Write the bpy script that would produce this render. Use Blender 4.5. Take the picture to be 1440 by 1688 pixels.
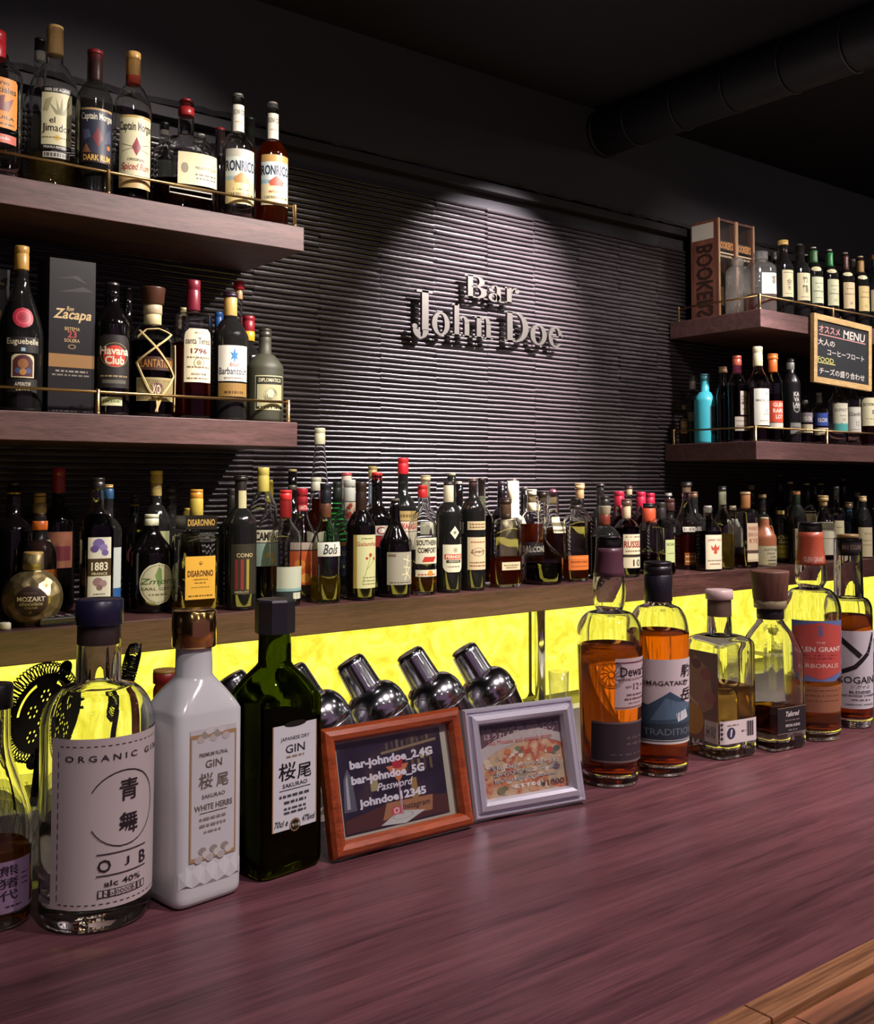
import bpy, math, random
from mathutils import Vector, Matrix
from math import sin, cos, pi, sqrt, atan2, radians, exp

for _o in list(bpy.data.objects):
    bpy.data.objects.remove(_o)
SC = bpy.context.scene
COL = SC.collection
rnd = random.Random(7)

# ------------------------------------------------------------------ camera
W, H, F = 1440.0, 1688.0, 1700.0
CAM = Vector((0.0, 0.0, 1.35))
PITCH = radians(2.5)
HORIZON = 798.0
YP = HORIZON - F * math.tan(PITCH)
YAW = radians(52.05)                       # angle between view axis and the wall direction (X)
FH = Vector((cos(YAW), sin(YAW), 0))       # horizontal forward
RT = Vector((sin(YAW), -cos(YAW), 0))
FW = (FH * cos(PITCH) + Vector((0, 0, sin(PITCH)))).normalized()
UP = RT.cross(FW).normalized()
cd = bpy.data.cameras.new('camera')
cd.sensor_fit = 'HORIZONTAL'
cd.sensor_width = 36.0
cd.lens = 36.0 * F / W
cd.shift_y = -(H / 2 - YP) / W
cd.clip_start = 0.02
cam = bpy.data.objects.new('camera', cd)
m3 = Matrix((RT, UP, -FW)).transposed()
cam.matrix_world = Matrix.Translation(CAM) @ m3.to_4x4()
COL.objects.link(cam)
SC.camera = cam


def ray(px, py):
    return FW + RT * ((px - W / 2) / F) - UP * ((py - YP) / F)


def on_y(px, py, Y):
    d = ray(px, py)
    return CAM + d * (Y / d.y)


def on_z(px, py, z):
    d = ray(px, py)
    return CAM + d * ((z - CAM.z) / d.z)


def depth(P):
    return (P - CAM).dot(FW)


def proj(P):
    d = P - CAM
    k = d.dot(FW)
    return (W / 2 + F * d.dot(RT) / k, YP - F * d.dot(UP) / k)


# ------------------------------------------------------------------ world, lights, exposure
SC.view_settings.view_transform = 'Standard'
SC.view_settings.look = 'None'
SC.view_settings.gamma = 1.0
SC.view_settings.use_curve_mapping = False
SC.view_settings.exposure = 0.0
SC.cycles.max_bounces = 14
SC.cycles.transparent_max_bounces = 32
SC.cycles.transmission_bounces = 12
SC.cycles.glossy_bounces = 5
SC.cycles.diffuse_bounces = 4
SC.cycles.sample_clamp_indirect = 4.0
SC.cycles.use_denoising = True
wd = bpy.data.worlds.new('world')
SC.world = wd
wd.use_nodes = True
wd.node_tree.nodes['Background'].inputs[0].default_value = (0.55, 0.30, 0.52, 1)
wd.node_tree.nodes['Background'].inputs[1].default_value = 0.20


def spot(name, loc, aim, power, size, blend=0.6, col=(1, 0.93, 0.9), r=0.02):
    l = bpy.data.lights.new(name, 'SPOT')
    l.energy = power
    l.color = col
    l.spot_size = radians(size)
    l.spot_blend = blend
    l.shadow_soft_size = r
    o = bpy.data.objects.new(name, l)
    o.location = loc
    d = Vector(aim) - Vector(loc)
    o.rotation_euler = d.to_track_quat('-Z', 'Y').to_euler()
    COL.objects.link(o)


LZ = 2.66
WARM = (1, 0.90, 0.84)
spot('sign_spotlight', (2.45, 1.62, LZ), (2.17, 2.52, 1.76), 1750, 47, 0.9, (1.0, 0.93, 0.97))
spot('wall_wash_spotlight', (3.02, 1.25, 2.56), (2.68, 2.52, 1.50), 210, 56, 1.0, (1.0, 0.93, 0.95))
spot('box_fill', (2.25, 1.0, 2.58), (3.2, 2.36, 2.10), 70, 30, 1.0, WARM)  # added fill for the boxes' left sides, no known lamp there
spot('left_shelf_spotlight', (1.55, 1.10, LZ), (0.95, 2.25, 1.9), 140, 50, 0.8, WARM)
spot('shelf_spotlight', (2.05, 1.2, LZ), (1.2, 2.3, 1.45), 150, 54, 0.8, WARM)
spot('right_shelf_spotlight', (3.75, 1.05, LZ), (3.55, 2.2, 1.80), 380, 62, 0.8, WARM)
spot('back_counter_spotlight', (2.4, 0.95, LZ), (2.3, 2.2, 1.10), 320, 50, 0.9, WARM)
spot('back_counter_near_spotlight', (1.25, 1.0, LZ), (1.35, 2.2, 1.10), 150, 46, 0.9, WARM)
spot('bar_spotlight', (1.05, -0.20, LZ), (0.85, 0.66, 1.0), 130, 44, 0.9, (1, 0.86, 0.86))
spot('bar_end_spotlight', (1.95, -0.05, LZ), (1.5, 0.72, 1.0), 175, 46, 0.9, (1, 0.86, 0.86))
spot('bar_near_spotlight', (0.20, -0.35, LZ), (0.05, 0.75, 1.1), 44, 50, 0.9, (1, 0.88, 0.92))
for _i, (_x, _y) in enumerate(((-0.9, -0.9), (0.3, -1.5), (1.6, -1.2), (2.8, -1.0), (4.0, -0.6), (5.2, 0.2), (3.3, 0.5), (0.6, 1.3), (1.9, 0.7), (4.6, 1.2))):
    _l = bpy.data.lights.new('room_downlight', 'POINT')
    _l.energy = 2.9
    _l.color = (1, 0.92, 0.88)
    _l.shadow_soft_size = 0.018
    _o = bpy.data.objects.new('room_downlight', _l)
    _o.location = (_x, _y, 2.60)
    COL.objects.link(_o)
_l = bpy.data.lights.new('bar_led_strip', 'AREA')       # strip light under the bar, shining at the bartender's side
_l.shape = 'RECTANGLE'
_l.size, _l.size_y = 3.4, 0.10
_l.energy = 4.5
_l.color = (1.0, 0.80, 0.12)
_o = bpy.data.objects.new('bar_led_strip', _l)
_o.location = (1.5, 1.315, 0.86)
_o.rotation_euler = (radians(92), 0, 0)
COL.objects.link(_o)

# ------------------------------------------------------------------ materials
_mats = {}


def lin(h):
    h = h.lstrip('#')
    out = []
    for i in (0, 2, 4):
        c = int(h[i:i + 2], 16) / 255
        out.append(c / 12.92 if c <= 0.04045 else ((c + 0.055) / 1.055) ** 2.4)
    return (*out, 1)


def new_mat(name):
    m = bpy.data.materials.new(name)
    m.use_nodes = True
    nt = m.node_tree
    nt.nodes.clear()
    out = nt.nodes.new('ShaderNodeOutputMaterial')
    return m, nt, out


def paint(h, rough=0.45, metal=0.0, coat=0.0):
    """flat colour material: '#rrggbb', prefix m = metal, x = matte"""
    k = (h, rough, metal, coat)
    if k in _mats:
        return _mats[k]
    hh = h
    if h[0] == 'm':
        hh, rough, metal = h[1:], 0.16, 1.0
    if h[0] == 'x':
        hh, rough = h[1:], 0.85
    if h[0] == 'g':
        hh, rough = h[1:], 0.15
    m, nt, out = new_mat('paint_' + hh.lstrip('#'))
    b = nt.nodes.new('ShaderNodeBsdfPrincipled')
    b.inputs['Base Color'].default_value = lin(hh)
    b.inputs['Roughness'].default_value = rough
    b.inputs['Metallic'].default_value = metal
    b.inputs['Coat Weight'].default_value = coat
    nt.links.new(b.outputs[0], out.inputs[0])
    _mats[k] = m
    return m


def thin_glass(name, tint, edge=0.45, sheen_mix=0.010):
    m, nt, out = new_mat(name)
    N, L = nt.nodes.new, nt.links.new
    lw = N('ShaderNodeLayerWeight')
    lw.inputs['Blend'].default_value = 0.35
    mix = N('ShaderNodeMix')
    mix.data_type = 'RGBA'
    mix.inputs[6].default_value = (*tint, 1)
    mix.inputs[7].default_value = (*[c * edge for c in tint], 1)
    L(lw.outputs['Facing'], mix.inputs[0])
    tr = N('ShaderNodeBsdfTransparent')
    L(mix.outputs[2], tr.inputs[0])
    gl = N('ShaderNodeBsdfGlossy')
    gl.inputs['Roughness'].default_value = 0.04
    lf = N('ShaderNodeLayerWeight')          # both faces of a thin wall reflect alike
    lf.inputs['Blend'].default_value = 0.5
    pw = N('ShaderNodeMath')
    pw.operation = 'POWER'
    pw.inputs[1].default_value = 4.0
    L(lf.outputs['Facing'], pw.inputs[0])
    fr = N('ShaderNodeMath')
    fr.operation = 'MULTIPLY_ADD'
    fr.inputs[1].default_value = 0.90
    fr.inputs[2].default_value = 0.065
    L(pw.outputs[0], fr.inputs[0])
    ms = N('ShaderNodeMixShader')
    L(fr.outputs[0], ms.inputs[0])
    L(tr.outputs[0], ms.inputs[1])
    L(gl.outputs[0], ms.inputs[2])
    df = N('ShaderNodeBsdfDiffuse')          # pale diffuse share, put in for the grey look of reflections
    df.inputs[0].default_value = (0.75, 0.74, 0.72, 1)
    m2 = N('ShaderNodeMixShader')
    m2.inputs[0].default_value = sheen_mix
    L(ms.outputs[0], m2.inputs[1])
    L(df.outputs[0], m2.inputs[2])
    L(m2.outputs[0], out.inputs[0])
    return m


def real_glass(name, tint, ior=1.5, rough=0.0):
    m, nt, out = new_mat(name)
    g = nt.nodes.new('ShaderNodeBsdfGlass')
    g.inputs['Color'].default_value = (*tint, 1)
    g.inputs['IOR'].default_value = ior
    g.inputs['Roughness'].default_value = rough
    nt.links.new(g.outputs[0], out.inputs[0])
    return m


def wood(name, c1, c2, rough=0.35, scale=(1.5, 26, 26), bump=0.05, speck=0.0, coat=0.0, spec=0.5):
    m, nt, out = new_mat(name)
    N, L = nt.nodes.new, nt.links.new
    tc = N('ShaderNodeTexCoord')
    mp = N('ShaderNodeMapping')
    mp.inputs['Scale'].default_value = scale
    L(tc.outputs['Object'], mp.inputs[0])
    n1 = N('ShaderNodeTexNoise')
    n1.inputs['Scale'].default_value = 1.6
    n1.inputs['Detail'].default_value = 8
    n1.inputs['Roughness'].default_value = 0.62
    n1.inputs['Distortion'].default_value = 0.5
    L(mp.outputs[0], n1.inputs[0])
    mp2 = N('ShaderNodeMapping')
    mp2.inputs['Scale'].default_value = tuple(s * k for s, k in zip(scale, (9, 9, 9)))
    L(tc.outputs['Object'], mp2.inputs[0])
    n2 = N('ShaderNodeTexNoise')
    n2.inputs['Scale'].default_value = 1.3
    n2.inputs['Detail'].default_value = 4
    L(mp2.outputs[0], n2.inputs[0])
    ad = N('ShaderNodeMath')
    ad.operation = 'MULTIPLY_ADD'
    ad.inputs[1].default_value = 0.45
    L(n2.outputs[0], ad.inputs[0])
    mu = N('ShaderNodeMath')
    mu.operation = 'MULTIPLY'
    mu.inputs[1].default_value = 0.75
    L(n1.outputs[0], mu.inputs[0])
    L(mu.outputs[0], ad.inputs[2])
    cr = N('ShaderNodeValToRGB')
    cr.color_ramp.elements[0].position = 0.42
    cr.color_ramp.elements[0].color = lin(c1)
    cr.color_ramp.elements[1].position = 0.74
    cr.color_ramp.elements[1].color = lin(c2)
    L(ad.outputs[0], cr.inputs[0])
    b = N('ShaderNodeBsdfPrincipled')
    L(cr.outputs[0], b.inputs['Base Color'])
    b.inputs['Roughness'].default_value = rough
    b.inputs['Coat Weight'].default_value = coat
    b.inputs['Specular IOR Level'].default_value = spec
    bp = N('ShaderNodeBump')
    bp.inputs['Strength'].default_value = bump
    bp.inputs['Distance'].default_value = 0.002
    L(ad.outputs[0], bp.inputs['Height'])
    L(bp.outputs[0], b.inputs['Normal'])
    L(b.outputs[0], out.inputs[0])
    return m


def rough_paint(name, c, rough=0.8, scale=40, bump=0.3):
    m, nt, out = new_mat(name)
    N, L = nt.nodes.new, nt.links.new
    tc = N('ShaderNodeTexCoord')
    n = N('ShaderNodeTexNoise')
    n.inputs['Scale'].default_value = scale
    n.inputs['Detail'].default_value = 6
    L(tc.outputs['Object'], n.inputs[0])
    b = N('ShaderNodeBsdfPrincipled')
    b.inputs['Base Color'].default_value = lin(c)
    b.inputs['Roughness'].default_value = rough
    bp = N('ShaderNodeBump')
    bp.inputs['Strength'].default_value = bump
    bp.inputs['Distance'].default_value = 0.003
    L(n.outputs[0], bp.inputs['Height'])
    L(bp.outputs[0], b.inputs['Normal'])
    L(b.outputs[0], out.inputs[0])
    return m


def lit_panel(name):
    m, nt, out = new_mat(name)
    N, L = nt.nodes.new, nt.links.new
    tc = N('ShaderNodeTexCoord')
    n = N('ShaderNodeTexNoise')
    n.inputs['Scale'].default_value = 9
    n.inputs['Detail'].default_value = 9
    n.inputs['Roughness'].default_value = 0.65
    n.inputs['Distortion'].default_value = 2.2
    L(tc.outputs['Object'], n.inputs[0])
    cr = N('ShaderNodeValToRGB')
    e = cr.color_ramp.elements
    e[0].position = 0.36
    e[0].color = (0.62, 0.53, 0.03, 1)
    e[1].position = 0.62
    e[1].color = (0.90, 0.82, 0.12, 1)
    x = e.new(0.5)
    x.color = (0.80, 0.70, 0.060, 1)
    L(n.outputs[0], cr.inputs[0])
    em = N('ShaderNodeEmission')
    em.inputs[1].default_value = 1.55
    L(cr.outputs[0], em.inputs[0])
    L(em.outputs[0], out.inputs[0])
    return m


def foil_mat(name, c):
    m, nt, out = new_mat(name)
    N, L = nt.nodes.new, nt.links.new
    tc = N('ShaderNodeTexCoord')
    n = N('ShaderNodeTexVoronoi')
    n.inputs['Scale'].default_value = 46
    L(tc.outputs['Object'], n.inputs[0])
    b = N('ShaderNodeBsdfPrincipled')
    b.inputs['Base Color'].default_value = lin(c)
    b.inputs['Roughness'].default_value = 0.38
    b.inputs['Metallic'].default_value = 0.9
    bp = N('ShaderNodeBump')
    bp.inputs['Strength'].default_value = 0.8
    bp.inputs['Distance'].default_value = 0.006
    L(n.outputs[0], bp.inputs['Height'])
    L(bp.outputs[0], b.inputs['Normal'])
    L(b.outputs[0], out.inputs[0])
    return m


def photo_mat(name, stops, scale, detail=3, rough=0.35):
    """printed picture: blurred blobs of colour"""
    m, nt, out = new_mat(name)
    N, L = nt.nodes.new, nt.links.new
    tc = N('ShaderNodeTexCoord')
    n = N('ShaderNodeTexNoise')
    n.inputs['Scale'].default_value = scale
    n.inputs['Detail'].default_value = detail
    L(tc.outputs['Object'], n.inputs[0])
    cr = N('ShaderNodeValToRGB')
    el = cr.color_ramp.elements
    el[0].position, el[0].color = stops[0][0], lin(stops[0][1])
    el[1].position, el[1].color = stops[-1][0], lin(stops[-1][1])
    for p, c in stops[1:-1]:
        x = el.new(p)
        x.color = lin(c)
    L(n.outputs[0], cr.inputs[0])
    b = N('ShaderNodeBsdfPrincipled')
    L(cr.outputs[0], b.inputs['Base Color'])
    b.inputs['Roughness'].default_value = rough
    L(b.outputs[0], out.inputs[0])
    return m


GLASS = {
    'clear': thin_glass('clear_glass', (0.95, 0.96, 0.95)),
    'smoke': thin_glass('smoky_glass', (0.55, 0.55, 0.52)),
    'green': thin_glass('green_glass', (0.10, 0.42, 0.14), 0.35, 0.012),
    'olive': thin_glass('olive_glass', (0.30, 0.32, 0.07), 0.35, 0.012),
    'dkgreen': thin_glass('dark_green_glass', (0.05, 0.09, 0.03), 0.3, 0.012),
    'brown': thin_glass('brown_glass', (0.22, 0.09, 0.03), 0.3, 0.012),
    'blue': thin_glass('pale_blue_glass', (0.35, 0.62, 0.75), 0.5),
    'black': paint('#0a0708', 0.08, 0, 0.3),
    'cut': thin_glass('cut_crystal', (0.92, 0.88, 0.84), 0.6, 0.13),  # larger pale share stands in for the sparkle of the cutting
    'crystal': thin_glass('plain_crystal', (0.94, 0.93, 0.90), 0.55, 0.05),
    'pane': thin_glass('picture_glass', (0.97, 0.97, 0.97), 0.9, 0.0),
    'Rclear': real_glass('thick_clear_glass', (0.985, 0.99, 0.985)),
    'Rgreen': real_glass('thick_green_glass', (0.40, 0.46, 0.12)),
}
_liq = {}


def liquid(h, far=True):
    k = (h, far)
    if k not in _liq:
        m = real_glass('spirit_' + h.strip('#'), lin(h)[:3], 1.34)
        nt = m.node_tree
        out = next(n for n in nt.nodes if n.type == 'OUTPUT_MATERIAL')
        g = next(n for n in nt.nodes if n.type == 'BSDF_GLASS')
        tl = nt.nodes.new('ShaderNodeBsdfTranslucent')      # light scattered inside the spirit
        tl.inputs[0].default_value = lin(h)
        ms = nt.nodes.new('ShaderNodeMixShader')
        ms.inputs[0].default_value = 0.42 if far else 0.08
        nt.links.new(g.outputs[0], ms.inputs[1])
        nt.links.new(tl.outputs[0], ms.inputs[2])
        nt.links.new(ms.outputs[0], out.inputs[0])
        _liq[k] = m
    return _liq[k]


M_COUNTER = wood('mahogany_counter', '#40252a', '#6f454a', 0.36, (1.6, 34, 34), 0.02, spec=0.5)
M_SHELF = wood('walnut_shelf', '#3a2424', '#654644', 0.5, (3, 34, 34), 0.06)
M_BACKTOP = wood('dark_back_counter_wood', '#33201f', '#5c3c3a', 0.3, (2, 30, 30), 0.03)
M_OAK = wood('oak_edge', '#5f3a24', '#b57f56', 0.5, (1.6, 40, 40), 0.12)
M_FRAMEWOOD = wood('cherry_frame', '#6e2a14', '#a94c22', 0.32, (8, 60, 60), 0.05, coat=0.3)
M_PALEWOOD = wood('pale_pine', '#b08c58', '#d8b783', 0.55, (10, 60, 60), 0.05)
M_CORKWOOD = wood('stopper_wood', '#4a2d22', '#6b4534', 0.6, (40, 40, 3), 0.15)
M_BOXWOOD = wood('stained_box_wood', '#4a2a22', '#7d4c3c', 0.55, (30, 30, 3), 0.08)
M_RIB = rough_paint('charcoal_ribbed_tile', '#322b2d', 0.36, 60, 0.25)
M_UPWALL = rough_paint('dark_upper_wall', '#2c282c', 0.75, 90, 0.25)
M_TRIM = rough_paint('black_trim', '#221d20', 0.7, 30, 0.8)
M_CEIL = rough_paint('black_ceiling', '#141014', 0.9, 50, 0.2)
M_FLOOR = rough_paint('dark_floor', '#1a1414', 0.7, 20, 0.2)
M_CHROME = paint('#e2e2e8', 0.16, 1.0)
M_STEEL = paint('#8a8a88', 0.25, 1.0)
M_BRASS = paint('#a98a5c', 0.3, 1.0)
M_SIGN = paint('#605b55', 0.30, 0.9)
M_BLACKSTEEL = paint('#3a3834', 0.2, 1.0)
M_PANEL = lit_panel('backlit_yellow_onyx')
M_DUCT = paint('#0b090b', 0.6, 0.0)


# ------------------------------------------------------------------ mesh helpers
class MB:
    def __init__(self):
        self.v, self.f, self.mi, self.mats, self.sm = [], [], [], [], []

    def slot(self, m):
        if m not in self.mats:
            self.mats.append(m)
        return self.mats.index(m)

    def add(self, vs, fs, mat=None, smooth=False):
        b = len(self.v)
        self.v += [tuple(p) for p in vs]
        k = self.slot(mat) if mat else 0
        for f in fs:
            self.f.append(tuple(i + b for i in f))
            self.mi.append(k)
            self.sm.append(smooth)

    def box(self, x0, x1, y0, y1, z0, z1, mat=None):
        vs = [(x, y, z) for x in (x0, x1) for y in (y0, y1) for z in (z0, z1)]
        self.add(vs, [(0, 1, 3, 2), (4, 6, 7, 5), (0, 4, 5, 1), (2, 3, 7, 6), (0, 2, 6, 4), (1, 5, 7, 3)], mat)

    def lathe(self, prof, seg=24, mat=None, cx=0, cy=0, smooth=True, close=True):
        vs, fs = [], []
        for z, r in prof:
            for i in range(seg):
                a = 2 * pi * i / seg
                vs.append((cx + r * sin(a), cy - r * cos(a), z))
        n = len(prof)
        for j in range(n - 1):
            for i in range(seg):
                k = (i + 1) % seg
                fs.append((j * seg + i, j * seg + k, (j + 1) * seg + k, (j + 1) * seg + i))
        if close:
            fs.append(tuple(range(seg))[::-1])
            fs.append(tuple((n - 1) * seg + i for i in range(seg)))
        self.add(vs, fs, mat, smooth)

    def tube(self, pts, r, seg=8, mat=None, closed=False):
        pts = [Vector(p) for p in pts]
        n = len(pts)
        vs, fs = [], []
        up = Vector((0, 0, 1))
        prev = None
        for i, p in enumerate(pts):
            if closed:
                d = pts[(i + 1) % n] - pts[i - 1]
            else:
                d = pts[min(i + 1, n - 1)] - pts[max(i - 1, 0)]
            d.normalize()
            if prev is None:
                a = d.cross(up)
                if a.length < 1e-4:
                    a = d.cross(Vector((1, 0, 0)))
            else:
                a = prev - d * prev.dot(d)
            a.normalize()
            prev = a
            b = d.cross(a)
            for k in range(seg):
                t = 2 * pi * k / seg
                vs.append(p + a * (r * cos(t)) + b * (r * sin(t)))
        m = n if closed else n - 1
        for i in range(m):
            for k in range(seg):
                i2, k2 = (i + 1) % n, (k + 1) % seg
                fs.append((i * seg + k, i * seg + k2, i2 * seg + k2, i2 * seg + k))
        if not closed:
            fs.append(tuple(range(seg))[::-1])
            fs.append(tuple((n - 1) * seg + k for k in range(seg)))
        self.add(vs, fs, mat, True)

    def mesh(self, name):
        me = bpy.data.meshes.new(name)
        me.from_pydata(self.v, [], self.f)
        for m in self.mats:
            me.materials.append(m)
        me.polygons.foreach_set('material_index', self.mi)
        me.polygons.foreach_set('use_smooth', self.sm)
        me.update()
        return me

    def build(self, name, parent=None, mat=None, loc=None, bevel=0):
        if mat and not self.mats:
            self.mats = [mat]
        o = bpy.data.objects.new(name, self.mesh(name))
        COL.objects.link(o)
        if parent:
            o.parent = parent
        if loc:
            o.location = loc
        if bevel:
            md = o.modifiers.new('bevel', 'BEVEL')
            md.width = bevel
            md.segments = 2
            md.limit_method = 'ANGLE'
        return o


def tag(o, label=None, cat=None, group=None, kind=None):
    if label:
        o['label'] = label
    if cat:
        o['category'] = cat
    if group:
        o['group'] = group
    if kind:
        o['kind'] = kind
    return o


def empty(name, loc=(0, 0, 0), rz=0.0, label=None, cat=None, group=None):
    o = bpy.data.objects.new(name, None)
    o.empty_display_size = 0.02
    o.location = loc
    o.rotation_euler = (0, 0, rz)
    COL.objects.link(o)
    return tag(o, label, cat, group)


_txt = {}


def text_mesh(s, shear=0.0, bold=0.0):
    """outline of a line of lettering, scaled to the unit square; returns verts, faces, aspect"""
    k = (s, shear, bold)
    if k not in _txt:
        c = bpy.data.curves.new('t', 'FONT')
        c.body = s
        c.resolution_u = 2
        c.shear = shear
        c.offset = bold
        o = bpy.data.objects.new('t', c)
        me = o.to_mesh()
        v = [tuple(x.co) for x in me.vertices]
        f = [tuple(p.vertices) for p in me.polygons]
        o.to_mesh_clear()
        bpy.data.objects.remove(o)
        bpy.data.curves.remove(c)
        xs = [p[0] for p in v] or [0, 1]
        ys = [p[1] for p in v] or [0, 1]
        x0, x1, y0, y1 = min(xs), max(xs), min(ys), max(ys)
        w, h = max(x1 - x0, 1e-4), max(y1 - y0, 1e-4)
        _txt[k] = ([((p[0] - x0) / w - 0.5, (p[1] - y0) / h - 0.5) for p in v], f, w / h)
    return _txt[k]


def curve_plate(outer, holes, th):
    """flat plate with holes from closed 2D loops; returns verts, faces (in the XY plane)"""
    c = bpy.data.curves.new('t', 'CURVE')
    c.dimensions = '2D'
    c.fill_mode = 'BOTH'
    c.extrude = th / 2
    for lp in [outer] + holes:
        s = c.splines.new('POLY')
        s.points.add(len(lp) - 1)
        for i, p in enumerate(lp):
            s.points[i].co = (p[0], p[1], 0, 1)
        s.use_cyclic_u = True
    o = bpy.data.objects.new('t', c)
    me = o.to_mesh()
    v = [tuple(x.co) for x in me.vertices]
    f = [tuple(p.vertices) for p in me.polygons]
    o.to_mesh_clear()
    bpy.data.objects.remove(o)
    bpy.data.curves.remove(c)
    return v, f


def clip_u(pts, c, s):
    out = []
    for (a, b_) in zip(pts, pts[1:] + pts[:1]):
        ia, ib = (a[0] - c) * s >= -1e-9, (b_[0] - c) * s >= -1e-9
        if ia:
            out.append(a)
        if ia != ib:
            f = (c - a[0]) / (b_[0] - a[0])
            out.append((c, a[1] + (b_[1] - a[1]) * f))
    return out


def print_items(items, hw, hh, mp, lay=0.000025):
    """flat print in label coordinates: u in -1..1, v in 0..1 ; mp(x, y, layer) -> 3D point"""
    mb = MB()
    k = 0
    lay = min(lay, 0.0004 / max(1, len(items)))
    for it in items:
        k += 1
        off = lay * k
        t = it[0]

        def q(u, v, o=off):
            return mp(u * hw, v * 2 * hh - hh, o)
        if t == 'T':
            s, v, h, w, c = it[1:6]
            u = it[6] if len(it) > 6 else 0
            sh = it[7] if len(it) > 7 else 0
            bo = it[8] if len(it) > 8 else 0.012
            rot = it[9] if len(it) > 9 else 0
            tv, tf, asp = text_mesh(s, sh, bo)
            tw, tH = w * 2 * hw, h * 2 * hh
            pts = []
            for (x, y) in tv:
                X, Y = x * tw, y * tH
                if rot:
                    X, Y = X * cos(rot) - Y * sin(rot), X * sin(rot) + Y * cos(rot)
                pts.append((X + u * hw, Y + v * 2 * hh - hh))
            slab = 0.0035
            for f in tf:
                pl = [pts[i] for i in f]
                k0, k1 = math.floor(min(a for a, _ in pl) / slab), math.floor(max(a for a, _ in pl) / slab)
                if k1 - k0 < 1 or k1 - k0 > 14:
                    mb.add([mp(a, b_, off) for a, b_ in pl], [tuple(range(len(pl)))], paint(c))
                    continue
                for q2 in range(k0, k1 + 1):         # cut wide strokes so that they follow the curve
                    cl = clip_u(clip_u(pl, q2 * slab, 1), (q2 + 1) * slab, -1)
                    if len(cl) > 2:
                        mb.add([mp(a, b_, off) for a, b_ in cl], [tuple(range(len(cl)))], paint(c))
        elif t == 'R':
            u0, v0, u1, v1, c = it[1:6]
            n = max(1, int(abs(u1 - u0) * 14))
            vs, fs = [], []
            for i in range(n + 1):
                u = u0 + (u1 - u0) * i / n
                vs += [q(u, v0), q(u, v1)]
            for i in range(n):
                fs.append((2 * i, 2 * i + 2, 2 * i + 3, 2 * i + 1))
            mb.add(vs, fs, paint(c))
        elif t in ('D', 'O'):
            u, v, r = it[1:4]
            R = r * hw
            if t == 'D':
                c = it[4]
                asp = it[5] if len(it) > 5 else 1
                vs = [mp(u * hw, v * 2 * hh - hh, off)]
                nr = 1 if r < .2 else 4
                fs = [(0, 1 + i, 1 + (i + 1) % 20) for i in range(20)]
                for j in range(nr):
                    for i in range(20):
                        a = 2 * pi * i / 20
                        rr = R * (j + 1) / nr
                        vs.append(mp(u * hw + rr * cos(a), v * 2 * hh - hh + rr * asp * sin(a), off))
                    if j:
                        fs += [(1 + (j - 1) * 20 + i, 1 + j * 20 + i, 1 + j * 20 + (i + 1) % 20, 1 + (j - 1) * 20 + (i + 1) % 20) for i in range(20)]
                mb.add(vs, fs, paint(c))
            else:
                th, c = it[4:6]
                asp = it[6] if len(it) > 6 else 1
                a0 = it[7] if len(it) > 7 else 0
                a1 = it[8] if len(it) > 8 else 2 * pi
                vs, fs = [], []
                for i in range(29):
                    a = a0 + (a1 - a0) * i / 28
                    for rr in (R - th * hw, R):
                        vs.append(mp(u * hw + rr * cos(a), v * 2 * hh - hh + rr * asp * sin(a), off))
                for i in range(28):
                    fs.append((2 * i, 2 * i + 1, 2 * i + 3, 2 * i + 2))
                mb.add(vs, fs, paint(c))
        elif t == 'P':
            pts, c = it[1:3]
            u0, u1 = min(a for a, _ in pts), max(a for a, _ in pts)
            ns = max(1, int((u1 - u0) / 0.07))
            for i in range(ns):
                pl = clip_u(clip_u(pts, u0 + (u1 - u0) * i / ns, 1), u0 + (u1 - u0) * (i + 1) / ns, -1)
                if len(pl) > 2:
                    mb.add([q(u, v) for u, v in pl], [tuple(range(len(pl)))], paint(c))
        elif t == 'L':
            u0, v0, u1, v1, th, c = it[1:7]
            x0, y0, x1, y1 = u0 * hw, v0 * 2 * hh - hh, u1 * hw, v1 * 2 * hh - hh
            d = Vector((x1 - x0, y1 - y0))
            if d.length < 1e-6:
                continue
            nn = Vector((-d.y, d.x)).normalized() * (th * hw / 2)
            ns = max(1, int(abs(u1 - u0) / 0.06))
            vs = []
            for i in range(ns + 1):
                xx, yy = x0 + d.x * i / ns, y0 + d.y * i / ns
                vs += [mp(xx + nn.x, yy + nn.y, off), mp(xx - nn.x, yy - nn.y, off)]
            mb.add(vs, [(2 * i, 2 * i + 1, 2 * i + 3, 2 * i + 2) for i in range(ns)], paint(c))
        elif t == 'S':                       # a line of print too small to read
            v, h, w, c = it[1:5]
            uc = it[5] if len(it) > 5 else 0
            u = -w
            rr = random.Random(int(v * 997) + len(items))
            while u < w - 0.03:
                e = min(w, u + rr.uniform(0.08, 0.26))
                mb.add([q(uc + u, v - h / 2), q(uc + e, v - h / 2), q(uc + e, v + h / 2), q(uc + u, v + h / 2)], [(0, 1, 2, 3)], paint(c))
                u = e + 0.06
    return mb


# ------------------------------------------------------------------ bottles
STY = {  # body top, neck start (fractions of height), neck width / body width, shoulder curve
    'w': (0.60, 0.72, 0.38, 'r'), 'b': (0.64, 0.74, 0.36, 'r'), 'g': (0.46, 0.76, 0.40, 's'),
    'q': (0.66, 0.71, 0.42, 'q'), 's': (0.56, 0.80, 0.36, 's'), 'd': (0.55, 0.74, 0.40, 'd'),
    'f': (0.62, 0.70, 0.34, 'd'), 'k': (0.50, 0.64, 0.46, 'r'), 't': (0.36, 0.95, 0.36, 'l'),
}


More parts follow.
